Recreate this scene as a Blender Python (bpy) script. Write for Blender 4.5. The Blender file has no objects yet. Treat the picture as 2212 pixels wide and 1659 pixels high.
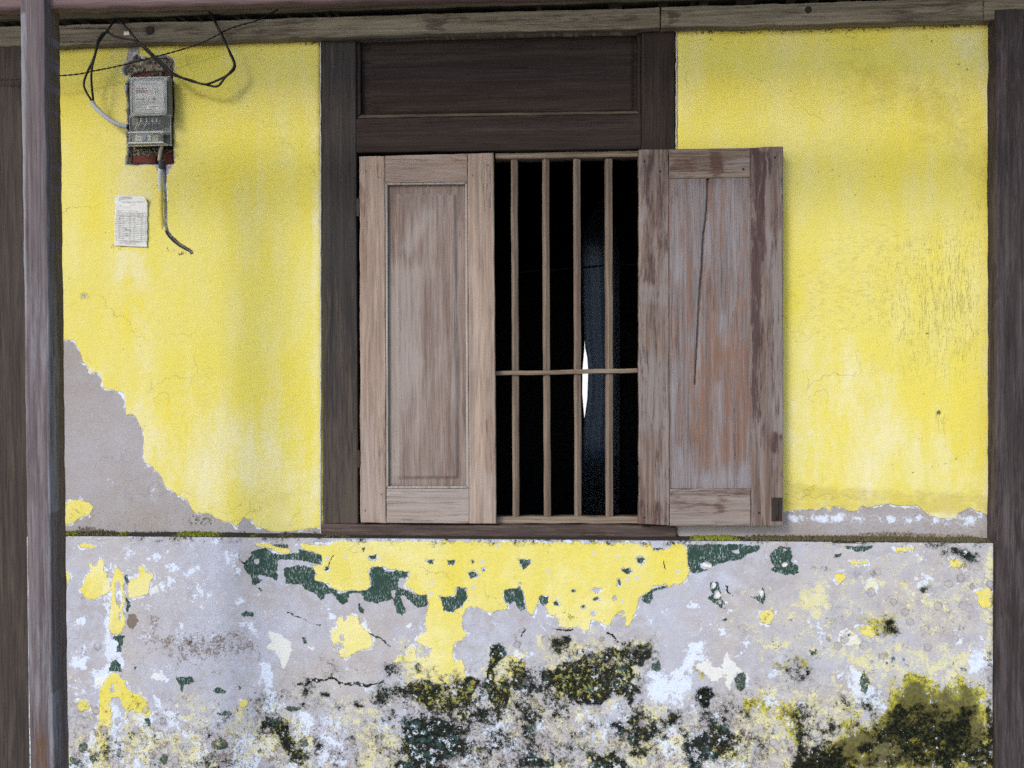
import bpy, math, random
import numpy as np
from mathutils import Vector, Matrix

# ------------------------------------------------------------------ camera, world, sun
scene = bpy.context.scene
COL = scene.collection
random.seed(7)

FPX, W0, H0 = 1676.0, 2212.0, 1659.0          # measuring frame used for all survey coordinates
CX, CY = W0 / 2, H0 / 2
_X = np.array([30000.0, 109.0, 1676.0]); _X /= np.linalg.norm(_X)
_Z = np.array([-709.0, 123000.0, 1676.0]); _Z -= _X * _X.dot(_Z); _Z /= np.linalg.norm(_Z)
_Y = np.cross(_Z, _X)
RW = np.array([_X, _Y, _Z])                   # camera space -> world
CAM = np.array([0.0, -2.7, 1.55])

cam_d = bpy.data.cameras.new('camera')
cam = bpy.data.objects.new('camera', cam_d); COL.objects.link(cam)
m4 = Matrix.Identity(4)
for i in range(3):
    for j in range(3):
        m4[i][j] = RW[i][j]
    m4[i][3] = CAM[i]
cam.matrix_world = m4
cam_d.sensor_width = 36.0
cam_d.lens = FPX / W0 * 36.0
cam_d.clip_end = 500
scene.camera = cam

SUN_EL, SUN_AZ = 31.0, -36.0                   # elevation; azimuth from the wall's outward normal, minus = from the left
world = bpy.data.worlds.new('World'); scene.world = world; world.use_nodes = True
wn = world.node_tree.nodes; wl = world.node_tree.links
bg = wn['Background']
sky = wn.new('ShaderNodeTexSky'); sky.sky_type = 'NISHITA'; sky.sun_disc = False
sky.sun_elevation = math.radians(SUN_EL); sky.sun_rotation = math.radians(180.0 + SUN_AZ * -1)
sky.air_density = 1.0; sky.dust_density = 1.2; sky.ozone_density = 1.0
wl.new(sky.outputs[0], bg.inputs[0]); bg.inputs[1].default_value = 0.15
sun_d = bpy.data.lights.new('sun', 'SUN'); sun_d.energy = 1.0; sun_d.angle = math.radians(15); sun_d.color = (1.0, 0.985, 0.965)
sun = bpy.data.objects.new('sun', sun_d); COL.objects.link(sun)
az = math.radians(SUN_AZ); el = math.radians(SUN_EL)
sdir = Vector((math.sin(az) * math.cos(el), -math.cos(az) * math.cos(el), math.sin(el)))
sun.rotation_euler = sdir.to_track_quat('Z', 'Y').to_euler()
scene.view_settings.view_transform = 'Standard'; scene.view_settings.look = 'None'
scene.view_settings.gamma = 1.0; scene.view_settings.exposure = 0.85
scene.view_settings.use_curve_mapping = False
try:
    scene.cycles.use_denoising = False; scene.cycles.max_bounces = 8; scene.cycles.diffuse_bounces = 4; scene.cycles.transmission_bounces = 6
    scene.cycles.transparent_max_bounces = 8
except Exception:
    pass

# ------------------------------------------------------------------ survey helpers
def bp(x, y, Y=0.0):
    """surveyed point -> point on the vertical plane y = Y"""
    d = RW @ np.array([x - CX, -(y - CY), -FPX])
    t = (Y - CAM[1]) / d[1]
    return CAM + d * t

CROPS = {'D': (1.0, 0, 0), '1': (.3370, 0, 0), '2': (.3676, 677.7, 0), '3': (.3566, 1423.2, 0), '4': (.3432, 0, 542.2),
         '5': (.3676, 677.7, 576.1), '6': (.3566, 1423.2, 576.1), '7': (.3464, 0, 1084.3), '8': (.3464, 677.7, 1084.3),
         '9': (.3464, 1446.2, 1084.3), 'r': (.17156, 0, 0)}
def xz(poly, crop='D', Y=0.0):
    s, ox, oy = CROPS[crop]
    out = []
    for x, y in poly:
        p = bp(x * s + ox, y * s + oy, Y); out.append((p[0], p[2]))
    return np.array(out)
def el8(cx, cy, rx, ry, n=12, seed=0):
    r = random.Random(seed + int(cx * 7 + cy))
    return [(cx + rx * math.cos(6.283 * i / n) * r.uniform(.82, 1.15), cy + ry * math.sin(6.283 * i / n) * r.uniform(.82, 1.15)) for i in range(n)]

# ------------------------------------------------------------------ numpy fields
_rs = np.random.RandomState(11)
_TAB = _rs.rand(256, 256)
def vnoise(x, y):
    xi = np.floor(x).astype(int); yi = np.floor(y).astype(int)
    fx = x - xi; fy = y - yi; fx = fx * fx * (3 - 2 * fx); fy = fy * fy * (3 - 2 * fy)
    a = _TAB[xi & 255, yi & 255]; b = _TAB[(xi + 1) & 255, yi & 255]; c = _TAB[xi & 255, (yi + 1) & 255]; d = _TAB[(xi + 1) & 255, (yi + 1) & 255]
    return (a * (1 - fx) + b * fx) * (1 - fy) + (c * (1 - fx) + d * fx) * fy
def fbm(x, y, octv=4, rough=.5):
    s = 0; a = 1; t = 0
    for k in range(octv):
        s = s + a * vnoise(x * 2 ** k + 17.3 * k, y * 2 ** k + 5.1 * k); t += a; a *= rough
    return s / t
def sstep(a, b, v):
    t = np.clip((v - a) / (b - a), 0, 1); return t * t * (3 - 2 * t)

def sdf_poly(X, Z, P, reach=.08):
    """signed distance, positive inside, -reach far outside"""
    out = np.full(X.shape, -reach)
    x0, z0 = P.min(0) - reach; x1, z1 = P.max(0) + reach
    sel = (X > x0) & (X < x1) & (Z > z0) & (Z < z1)
    if not sel.any(): return out
    px = X[sel]; pz = Z[sel]
    d2 = np.full(px.shape, reach * reach * 4); ins = np.zeros(px.shape, bool)
    n = len(P)
    for i in range(n):
        ax, az_ = P[i]; bx, bz = P[(i + 1) % n]
        ex, ez = bx - ax, bz - az_
        L = ex * ex + ez * ez + 1e-12
        t = np.clip(((px - ax) * ex + (pz - az_) * ez) / L, 0, 1)
        d2 = np.minimum(d2, (px - ax - t * ex) ** 2 + (pz - az_ - t * ez) ** 2)
        c = (az_ > pz) != (bz > pz)
        if ez != 0:
            ins ^= c & (px < ex * (pz - az_) / ez + ax)
    d = np.sqrt(d2); out[sel] = np.maximum(np.where(ins, d, -d), -reach)
    return out
def sdf_line(X, Z, P, reach=.08):
    out = np.full(X.shape, -reach)
    x0, z0 = P.min(0) - reach; x1, z1 = P.max(0) + reach
    sel = (X > x0) & (X < x1) & (Z > z0) & (Z < z1)
    if not sel.any(): return out
    px = X[sel]; pz = Z[sel]; d2 = np.full(px.shape, reach * reach * 4)
    for i in range(len(P) - 1):
        ax, az_ = P[i]; bx, bz = P[i + 1]; ex, ez = bx - ax, bz - az_; L = ex * ex + ez * ez + 1e-12
        t = np.clip(((px - ax) * ex + (pz - az_) * ez) / L, 0, 1)
        d2 = np.minimum(d2, (px - ax - t * ex) ** 2 + (pz - az_ - t * ez) ** 2)
    out[sel] = np.maximum(-np.sqrt(d2), -reach); return out
def union(X, Z, polys, reach=.08):
    r = np.full(X.shape, -reach)
    for P in polys: r = np.maximum(r, sdf_poly(X, Z, P, reach))
    return r
def soft(X, Z, items, Y=0.0):
    """items: (crop, polygon, softness in m, weight) -> density"""
    r = np.zeros(X.shape)
    for crop, poly, s, w in items:
        d = sdf_poly(X, Z, xz(poly, crop, Y), reach=max(.08, s * 1.5 * soft.k))
        r = np.maximum(r, sstep(-s * soft.k, s * soft.k, d) * w)
    return r

soft.k = 1.0
# ------------------------------------------------------------------ object helpers
def props(o, label=None, cat=None, group=None, kind=None):
    if label: o['label'] = label
    if cat: o['category'] = cat
    if group: o['group'] = group
    if kind: o['kind'] = kind
    return o
def empty(name, loc, label, cat, group=None, kind=None):
    o = bpy.data.objects.new(name, None); COL.objects.link(o); o.location = loc
    o.empty_display_size = .1
    return props(o, label, cat, group, kind)
def wloc(o):
    p = Vector((0, 0, 0))
    while o is not None:
        p += Vector(o.location); o = o.parent
    return p
def link(name, me, mat, parent=None, origin=None, label=None, cat=None, group=None, kind=None, smooth=False):
    """mesh data in world coordinates -> object whose origin is its base centre"""
    n = len(me.vertices)
    co = np.empty(n * 3, np.float32); me.vertices.foreach_get('co', co); co = co.reshape(-1, 3)
    if origin is None:
        origin = np.array([(co[:, 0].min() + co[:, 0].max()) / 2, (co[:, 1].min() + co[:, 1].max()) / 2, co[:, 2].min()])
    co = co - np.array(origin, np.float32)
    me.vertices.foreach_set('co', co.ravel()); me.update()
    o = bpy.data.objects.new(name, me); COL.objects.link(o)
    if parent is not None:
        o.parent = parent; o.location = Vector([float(v) for v in origin]) - wloc(parent)
    else:
        o.location = [float(v) for v in origin]
    if mat: me.materials.append(mat)
    if smooth and len(me.polygons):
        me.polygons.foreach_set('use_smooth', [True] * len(me.polygons))
    return props(o, label, cat, group, kind)
def attr(me, name, r, g, b):
    a = me.attributes.new(name, 'FLOAT_COLOR', 'POINT')
    arr = np.ones((len(me.vertices), 4), np.float32)
    arr[:len(r), 0] = r; arr[:len(g), 1] = g; arr[:len(b), 2] = b
    if len(r) < len(arr):                      # rim vertices copy nothing
        arr[len(r):, :3] = 0
    a.data.foreach_set('color', arr.ravel())
def mesh_np(name, v, quads):
    me = bpy.data.meshes.new(name)
    v = np.asarray(v, np.float32); q = np.asarray(quads, np.int32)
    me.vertices.add(len(v)); me.vertices.foreach_set('co', v.ravel())
    me.loops.add(q.size); me.loops.foreach_set('vertex_index', q.ravel())
    me.polygons.add(len(q)); me.polygons.foreach_set('loop_start', np.arange(len(q), dtype=np.int32) * q.shape[1])
    me.update(calc_edges=True)
    return me

def relief(name, xs, zs, yf, back, edgewob=0.0):
    """a wall leaf: finely divided front with relief, rim and back. returns mesh, X, Z of the front vertices"""
    nx, nz = len(xs), len(zs)
    X, Z = np.meshgrid(xs, zs)
    Xf, Zf = X.ravel(), Z.ravel()
    Y = yf(Xf, Zf)
    Xo, Zo = Xf.copy(), Zf.copy()
    if edgewob:
        eL = np.exp(-(Xf - xs[0]) / .02); eR = np.exp(-(xs[-1] - Xf) / .02)
        w = (fbm(Zf * 22, Zf * 0 + 3, 4, .6) - .5) * edgewob; w2 = (fbm(Zf * 22 + 40, Zf * 0 + 9, 4, .6) - .5) * edgewob
        Xo = Xf + eL * w + eR * w2
        Y = Y + (eL ** 3 + eR ** 3) * .006
    v = np.stack([Xo, Y, Zo], 1)
    i = np.arange(nx * nz).reshape(nz, nx)
    q = np.stack([i[:-1, :-1].ravel(), i[:-1, 1:].ravel(), i[1:, 1:].ravel(), i[1:, :-1].ravel()], 1)
    ring = np.concatenate([i[0, :], i[1:, -1], i[-1, -2::-1], i[-2:0:-1, 0]])
    rb = v[ring].copy(); rb[:, 1] = back
    j = np.arange(len(ring)) + nx * nz
    rq = np.stack([ring, j, np.roll(j, -1), np.roll(ring, -1)], 1)
    me = mesh_np(name, np.concatenate([v, rb]), np.concatenate([q, rq]))
    return me, Xf, Zf

def board(name, corners, yf, th, mat, parent, res=.006, bevel=.003, wob=.0015, fy=None, masks=None, seed=0, crop='D', base=None, **kw):
    """a timber: corners are surveyed points (tl, tr, br, bl) on the plane y=yf"""
    P = xz(corners, crop, yf if base is None else base)
    tl, tr, br, bl = P
    wd = np.linalg.norm(tr - tl); ht = np.linalg.norm(tl - bl)
    nx = max(3, min(260, int(wd / res) + 1)); nz = max(3, min(400, int(ht / res) + 1))
    def sp(n, L):
        t = np.linspace(0, 1, n); e = min(.3, bevel / L)
        return np.unique(np.concatenate([[0, e * .35, e], t[(t > e * 1.2) & (t < 1 - e * 1.2)], [1 - e, 1 - e * .35, 1]]))
    us = sp(nx, wd); vs = sp(nz, ht)
    U, V = np.meshgrid(us, vs); U = U.ravel(); V = V.ravel()
    X = (1 - V) * ((1 - U) * bl[0] + U * br[0]) + V * ((1 - U) * tl[0] + U * tr[0])
    Z = (1 - V) * ((1 - U) * bl[1] + U * br[1]) + V * ((1 - U) * tl[1] + U * tr[1])
    du = np.minimum(U, 1 - U) * wd; dv = np.minimum(V, 1 - V) * ht
    w1 = (fbm(Z * 14 + seed, X * 0 + seed * 1.7, 4, .6) - .5) * 2 * wob; w2 = (fbm(X * 14 + seed * 3, X * 0 + seed, 4, .6) - .5) * 2 * wob
    X2 = X + w1 * np.exp(-du / .012); Z2 = Z + w2 * np.exp(-dv / .012)
    d = np.minimum(du, dv)
    Y = yf + bevel * (1 - np.sqrt(np.clip(1 - (1 - np.clip(d / bevel, 0, 1)) ** 2, 0, 1)))
    Y = Y + (fbm(X * (60 if ht > wd else 6) + seed, Z * (6 if ht > wd else 60), 3) - .5) * .0012
    if fy is not None: Y = Y + fy(X, Z)
    v = np.stack([X2, Y, Z2], 1); nxx, nzz = len(us), len(vs)
    i = np.arange(nxx * nzz).reshape(nzz, nxx)
    q = np.stack([i[:-1, :-1].ravel(), i[:-1, 1:].ravel(), i[1:, 1:].ravel(), i[1:, :-1].ravel()], 1)
    ring = np.concatenate([i[0, :], i[1:, -1], i[-1, -2::-1], i[-2:0:-1, 0]])
    rb = v[ring].copy(); rb[:, 1] = yf + th
    j = np.arange(len(ring)) + nxx * nzz
    rq = np.stack([ring, j, np.roll(j, -1), np.roll(ring, -1)], 1)
    vv = np.concatenate([v, rb]); 
    # back: fan of quads to a centre
    c = len(vv); vv = np.concatenate([vv, [[X.mean(), yf + th, Z.mean()]]])
    jj = np.roll(j, -1); bq = np.stack([jj, j, np.full(len(j), c), np.full(len(j), c)], 1)
    me = bpy.data.meshes.new(name)
    faces_q = np.concatenate([q, rq]).astype(np.int32); tri = bq[:, :3].astype(np.int32)
    me.vertices.add(len(vv)); me.vertices.foreach_set('co', vv.astype(np.float32).ravel())
    li = np.concatenate([faces_q.ravel(), tri.ravel()])
    me.loops.add(len(li)); me.loops.foreach_set('vertex_index', li)
    ls = np.concatenate([np.arange(len(faces_q)) * 4, len(faces_q) * 4 + np.arange(len(tri)) * 3]).astype(np.int32)
    me.polygons.add(len(ls)); me.polygons.foreach_set('loop_start', ls)
    me.update(calc_edges=True)
    if masks is not None:
        r, g, b = masks(X, Z); attr(me, 'marks', r, g, b)
    return link(name, me, mat, parent, **kw)

def tube(name, pts, rad, mat, parent=None, seg=8, sub=6, twist=None, **kw):
    """smooth tube through world points"""
    P = [np.array(p, float) for p in pts]; C = []
    for i in range(len(P) - 1):
        p0 = P[max(i - 1, 0)]; p1 = P[i]; p2 = P[i + 1]; p3 = P[min(i + 2, len(P) - 1)]
        for k in range(sub):
            t = k / sub
            C.append(.5 * ((2 * p1) + (-p0 + p2) * t + (2 * p0 - 5 * p1 + 4 * p2 - p3) * t * t + (-p0 + 3 * p1 - 3 * p2 + p3) * t ** 3))
    C.append(P[-1]); C = np.array(C)
    v = []; q = []; n = len(C); up = np.array([0, 1.0, 0.0])
    strands = [(0, 0)] if twist is None else [(0, twist), (math.pi, twist)]
    s_acc = 0
    for si, (ph, tw) in enumerate(strands):
        base = len(v); s_acc = 0
        for i in range(n):
            T = C[min(i + 1, n - 1)] - C[max(i - 1, 0)]; T = T / (np.linalg.norm(T) + 1e-9)
            A = np.cross(T, up); A /= (np.linalg.norm(A) + 1e-9); B = np.cross(T, A)
            if i: s_acc += np.linalg.norm(C[i] - C[i - 1])
            cc = C[i]
            if tw: cc = cc + (A * math.cos(ph + s_acc * tw) + B * math.sin(ph + s_acc * tw)) * rad * .85
            r_ = rad if not callable(rad) else rad(i / (n - 1))
            for k in range(seg):
                a = 6.2832 * k / seg; v.append(cc + (A * math.cos(a) + B * math.sin(a)) * r_)
        for i in range(n - 1):
            for k in range(seg):
                q.append((base + i * seg + k, base + i * seg + (k + 1) % seg, base + (i + 1) * seg + (k + 1) % seg, base + (i + 1) * seg + k))
    me = bpy.data.meshes.new(name)
    caps = []
    for si in range(len(strands)):
        b = si * n * seg; caps += [tuple(range(b, b + seg))[::-1], tuple(range(b + (n - 1) * seg, b + n * seg))]
    me.from_pydata([tuple(map(float, p)) for p in v], [], [tuple(map(int, f)) for f in q] + caps); me.update()
    return link(name, me, mat, parent, smooth=True, **kw)

def box_data(x0, x1, y0, y1, z0, z1, bev=0.0):
    import bmesh
    bm = bmesh.new()
    vs = [bm.verts.new((x, y, z)) for x in (x0, x1) for y in (y0, y1) for z in (z0, z1)]
    for f in ((0, 1, 3, 2), (4, 6, 7, 5), (0, 4, 5, 1), (2, 3, 7, 6), (0, 2, 6, 4), (1, 5, 7, 3)): bm.faces.new([vs[i] for i in f])
    bmesh.ops.recalc_face_normals(bm, faces=bm.faces)
    if bev: bmesh.ops.bevel(bm, geom=bm.edges[:], offset=bev, segments=2, affect='EDGES', profile=.6)
    me = bpy.data.meshes.new('box'); bm.to_mesh(me); bm.free(); return me
def box(name, x0, x1, y0, y1, z0, z1, mat, parent=None, bev=0.0, **kw):
    return link(name, box_data(x0, x1, y0, y1, z0, z1, bev), mat, parent, **kw)
def pbox(name, dx0, dy0, dx1, dy1, y0, y1, mat, parent=None, bev=0.0, **kw):
    """box whose front face (plane y0) spans surveyed corners"""
    a = bp(dx0, dy0, y0); b = bp(dx1, dy1, y0)
    return box(name, min(a[0], b[0]), max(a[0], b[0]), y0, y1, min(a[2], b[2]), max(a[2], b[2]), mat, parent, bev, **kw)
def disc(name, c, r, depth, mat, parent=None, seg=16, dome=0.0, **kw):
    v = []; f = []
    rings = [(r, depth), (r, 0), (r * .8, -dome * .7), (r * .4, -dome)]
    for rr, yy in rings:
        for k in range(seg):
            a = 6.2832 * k / seg; v.append((c[0] + rr * math.cos(a), c[1] + yy, c[2] + rr * math.sin(a)))
    for j in range(len(rings) - 1):
        for k in range(seg): f.append((j * seg + k, j * seg + (k + 1) % seg, (j + 1) * seg + (k + 1) % seg, (j + 1) * seg + k))
    f.append(tuple(range((len(rings) - 1) * seg, len(rings) * seg)))
    me = bpy.data.meshes.new(name); me.from_pydata(v, [], f); me.update()
    return link(name, me, mat, parent, **kw)

# ------------------------------------------------------------------ node helpers
class NB:
    def __init__(s, name):
        s.m = bpy.data.materials.new(name); s.m.use_nodes = True; s.t = s.m.node_tree; s.n = s.t.nodes; s.l = s.t.links
        s.bsdf = s.n['Principled BSDF']; s.obj = s.n.new('ShaderNodeTexCoord').outputs['Object']
    def put(s, sock, v):
        if isinstance(v, bpy.types.NodeSocket): s.l.new(v, sock)
        elif isinstance(v, (tuple, list)):
            sock.default_value = tuple(v) + ((1.0,) if len(v) == 3 and len(sock.default_value) == 4 else ())
        else: sock.default_value = v
    def math(s, op, a, b=0.0, c=None, clamp=False):
        n = s.n.new('ShaderNodeMath'); n.operation = op; n.use_clamp = clamp
        s.put(n.inputs[0], a); s.put(n.inputs[1], b)
        if c is not None: s.put(n.inputs[2], c)
        return n.outputs[0]
    def add(s, a, b): return s.math('ADD', a, b)
    def sub(s, a, b): return s.math('SUBTRACT', a, b)
    def mul(s, a, b): return s.math('MULTIPLY', a, b)
    def mx(s, a, b): return s.math('MAXIMUM', a, b)
    def mn(s, a, b): return s.math('MINIMUM', a, b)
    def step(s, v, a, b, lo=0.0, hi=1.0):
        n = s.n.new('ShaderNodeMapRange'); n.interpolation_type = 'SMOOTHSTEP'; n.clamp = True
        s.put(n.inputs['Value'], v); n.inputs['From Min'].default_value = a; n.inputs['From Max'].default_value = b
        n.inputs['To Min'].default_value = lo; n.inputs['To Max'].default_value = hi
        return n.outputs[0]
    def mix(s, f, a, b, mode='MIX'):
        n = s.n.new('ShaderNodeMix'); n.data_type = 'RGBA'; n.blend_type = mode; n.clamp_factor = True
        s.put(n.inputs[0], f); s.put(n.inputs[6], a); s.put(n.inputs[7], b); return n.outputs[2]
    def vmap(s, scale=(1, 1, 1), loc=(0, 0, 0), rot=(0, 0, 0), v=None):
        n = s.n.new('ShaderNodeMapping'); s.put(n.inputs['Vector'], v if v is not None else s.obj)
        n.inputs['Scale'].default_value = scale; n.inputs['Location'].default_value = loc; n.inputs['Rotation'].default_value = rot
        return n.outputs[0]
    def noise(s, scale, detail=5, rough=.55, v=None, dist=0.0, loc=None):
        n = s.n.new('ShaderNodeTexNoise')
        if v is None: v = s.obj
        if loc is not None: v = s.vmap(loc=loc, v=v)
        s.put(n.inputs['Vector'], v); n.inputs['Scale'].default_value = scale; n.inputs['Detail'].default_value = detail
        n.inputs['Roughness'].default_value = rough; n.inputs['Distortion'].default_value = dist
        return n.outputs[0]
    def voro(s, scale, v=None, feature='F1'):
        n = s.n.new('ShaderNodeTexVoronoi'); n.feature = feature; s.put(n.inputs['Vector'], v if v is not None else s.obj)
        n.inputs['Scale'].default_value = scale; return n.outputs['Distance']
    def attr(s, name):
        n = s.n.new('ShaderNodeAttribute'); n.attribute_name = name
        x = s.n.new('ShaderNodeSeparateColor'); s.l.new(n.outputs['Color'], x.inputs[0]); return x.outputs
    def rnd(s): return s.n.new('ShaderNodeObjectInfo').outputs['Random']
    def bump(s, h, strength=.3, dist=.002):
        n = s.n.new('ShaderNodeBump'); n.inputs['Strength'].default_value = strength; n.inputs['Distance'].default_value = dist
        s.put(n.inputs['Height'], h); s.l.new(n.outputs[0], s.bsdf.inputs['Normal'])
    def done(s, col, rough=.85, spec=.25):
        s.put(s.bsdf.inputs['Base Color'], col); s.put(s.bsdf.inputs['Roughness'], rough)
        s.bsdf.inputs['Specular IOR Level'].default_value = spec
        return s.m

def plain(name, col, rough=.7, vary=.25, scale=40, metal=0.0, spec=.3):
    b = NB(name); n = b.noise(scale, 4, .6)
    c2 = tuple(x * (1 - vary) for x in col)
    b.bsdf.inputs['Metallic'].default_value = metal
    b.bump(n, .15, .001)
    return b.done(b.mix(n, c2, tuple(min(1, x * (1 + vary * .5)) for x in col)), rough, spec)

# ------------------------------------------------------------------ materials
YEL = (.63, .54, .085)
def mat_wall(lower):
    b = NB('flaking limewash low wall' if lower else 'yellow limewash wall')
    L = b.attr('layers'); G = b.attr('growth'); E = b.attr('extra')
    fine = b.noise(420, 3, .7); mid = b.noise(30, 6, .6); big = b.noise(3.2, 5, .55); huge = b.noise(1.1, 3, .5)
    e1 = b.mul(b.sub(b.noise(55, 7, .68), .5), .032 if lower else .018)
    e2 = b.mul(b.sub(b.noise(210, 4, .6, loc=(3, 1, 2)), .5), .007)
    edge = b.add(e1, e2)
    # bare render: cool grey, browner where damp
    pl = b.mix(b.step(b.noise(5.5, 6, .6, loc=(7, 0, 3)), .38, .62), (.385, .39, .455), (.345, .325, .34)) if lower else b.mix(b.step(b.noise(5.5, 6, .6, loc=(7, 0, 3)), .38, .62), (.32, .31, .325), (.30, .28, .275))
    pl = b.mix(b.step(b.add(b.mul(mid, .6), b.mul(b.noise(7, 5, .6, loc=(5, 9, 1)), .4)), .40, .68), pl, (.43, .45, .53) if lower else (.34, .315, .33))
    pl = b.mix(b.mul(b.step(fine, .5, .8), .5), pl, (.31, .28, .28))
    damp = b.step(b.add(b.mul(b.noise(2.6, 6, .62, loc=(1, 4, 4)), .7), b.mul(mid, .3)), .46, .60)
    pl = b.mix(b.mul(damp, .55), pl, (.40, .36, .335) if lower else (.27, .235, .215))
    if lower: pl = b.mix(b.mul(b.mul(E[0], b.step(mid, .35, .6)), .50), pl, (.52, .49, .36))
    # pinholes
    pin = b.step(b.voro(95), .10, .05)
    pin = b.mul(pin, b.step(b.noise(12, 3, .5, loc=(1, 5, 8)), .55, .7))
    pl = b.mix(b.mul(pin, .55), pl, (.16, .13, .12))
    # white-blue limewash wisps
    ww = b.noise(15, 9, .72, loc=(4, 4, 4))
    wsp = b.step(b.add(ww, b.mul(E[2], .19)), .615, .65) if lower else b.step(b.add(ww, b.mul(b.mx(b.sub(E[2], .9), 0.0), .36)), .64, .71)
    pl = b.mix(b.mul(wsp, .85), pl, (.60, .67, .80))
    pl = b.mix(b.mul(b.step(b.noise(210, 6, .75, loc=(3, 9, 9)), .54, .66), .45), pl, (.24, .21, .20))
    sp = b.step(b.add(b.noise(140, 5, .7, loc=(9, 2, 1)), b.mul(E[2], .10)), .63, .67)
    pl = b.mix(b.mul(sp, .75), pl, (.58, .63, .72)) if lower else b.mix(b.mul(sp, .25), pl, (.5, .5, .56))
    col = pl
    # white undercoat shows as a fringe round every coat
    fr_n = b.mul(b.sub(b.noise(38, 5, .6, loc=(2, 8, 1)), .55), .05)
    white = (.60, .65, .75)
    dY = b.add(L[0], edge)
    fr = b.step(b.add(b.add(L[0], fr_n), e2), -.0075, -.0055)
    col = b.mix(b.mul(fr, b.step(b.noise(24, 5, .65, loc=(6, 6, 6)), .38, .58)), col, white)
    hgt = b.add(b.mul(fr, .3), b.mul(mid, .5))
    if lower:
        cream = b.step(b.add(L[2], edge), -.0006, .0006)
        col = b.mix(b.mul(cream, .9), col, b.mix(mid, (.66, .65, .58), (.60, .62, .64)))
        # dark green old paint, scratched through
        dG = b.add(L[1], b.mul(edge, .75))
        scr = b.step(b.noise(1, 5, .75, v=b.vmap((210, 50, 60))), .53, .62)
        scr = b.mx(scr, b.step(b.noise(110, 6, .78, loc=(5, 5, 0)), .58, .63))
        scr = b.mul(scr, b.step(b.noise(14, 4, .6, loc=(5, 1, 0)), .34, .54))
        gm = b.step(dG, -.0004, .0006)
        gcol = b.mix(b.noise(60, 4, .6), (.018, .042, .033), (.036, .070, .055))
        gcol = b.mix(b.mul(scr, .8), gcol, (.40, .45, .46))
        col = b.mix(gm, col, gcol)
        hgt = b.add(hgt, b.mul(gm, .35))
    # yellow
    ym = b.step(dY, -.0005, .0006)
    yv = b.noise(1, 5, .6, v=b.vmap((9, 5, 2.4)))
    ycol = b.mix(b.step(big, .35, .62), YEL, (.62, .545, .13))
    ycol = b.mix(b.mul(b.step(yv, .42, .72), .75), ycol, (.64, .575, .24))
    ycol = b.mix(b.mul(b.step(b.add(b.add(b.mul(b.noise(1, 8, .72, v=b.vmap((12, 5, 4.5), loc=(3, 3, 9))), .7), b.mul(b.noise(1, 6, .75, v=b.vmap((150, 30, 40), loc=(3, 1, 9))), .3)), b.mul(E[2], .26)), .56, .86), .85), ycol, (.66, .62, .42))
    ycol = b.mix(b.mul(b.step(b.noise(4.5, 5, .6, loc=(11, 2, 5)), .50, .75), .12), ycol, (.60, .505, .05))
    ycol = b.mix(b.mul(b.step(fine, .42, .8), .13), ycol, (.42, .34, .09))
    ycol = b.mix(b.mul(b.step(b.noise(9, 5, .65, loc=(2, 2, 6)), .5, .85), .16), ycol, (.45, .39, .14))
    # trowel drags and hairline cracks
    trow = b.noise(1, 6, .7, v=b.vmap((20, 9, 70), rot=(0, .18, 0)))
    ycol = b.mix(b.mul(b.step(trow, .54, .74), .12), ycol, (.50, .43, .14))
    wv = b.n.new('ShaderNodeVectorMath'); wv.operation = 'ADD'; b.l.new(b.obj, wv.inputs[0])
    nz3 = b.n.new('ShaderNodeTexNoise'); nz3.inputs['Scale'].default_value = 6; nz3.inputs['Detail'].default_value = 6; b.l.new(b.obj, nz3.inputs['Vector'])
    sc3 = b.n.new('ShaderNodeVectorMath'); sc3.operation = 'SCALE'; sc3.inputs['Scale'].default_value = .35; b.l.new(nz3.outputs['Color'], sc3.inputs[0]); b.l.new(sc3.outputs[0], wv.inputs[1])
    ve = b.voro(2.6, v=wv.outputs[0], feature='DISTANCE_TO_EDGE')
    crk = b.mul(b.step(ve, .0045, .001), b.step(b.noise(2.2, 3, .5, loc=(8, 1, 8)), .50, .60))
    ycol = b.mix(b.mul(crk, .3), ycol, (.24, .19, .08)); pl = b.mix(b.mul(crk, .5), pl, (.12, .11, .10))
    # ochre / olive staining
    st = b.mul(b.step(b.add(b.noise(14, 7, .7, loc=(6, 1, 1)), b.mul(E[1], .45)), .62, .95), b.step(E[1], .02, .5))
    ycol = b.mix(b.mul(st, .42), ycol, (.40, .32, .06))
    # fly specks and chips in the yellow
    chip = b.mul(b.step(b.voro(26, v=b.vmap(loc=(5, 5, 5))), .085, .06), b.step(b.noise(6, 3, .5, loc=(3, 9, 3)), .5, .62))
    ycol = b.mix(b.mul(chip, .7), ycol, (.22, .17, .07))
    if lower:
        ch2 = b.step(b.add(b.voro(17, v=b.vmap(loc=(1, 5, 2))), b.mul(mid, .12)), .20, .17)
        ycol = b.mix(b.mul(ch2, .8), ycol, (.50, .49, .52))
    if lower: ycol = b.mix(b.mul(b.step(b.add(b.mul(b.noise(4.0, 6, .65, loc=(6, 2, 2)), .75), b.mul(fine, .25)), .47, .62), .55), ycol, (.69, .645, .38))
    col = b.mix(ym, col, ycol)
    hgt = b.add(hgt, b.mul(ym, 1.1))
    # thin shadow-line where the coat has lifted
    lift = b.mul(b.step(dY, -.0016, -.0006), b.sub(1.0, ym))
    col = b.mix(b.mul(lift, .55 if lower else .4), col, (.17, .14, .11))
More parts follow.
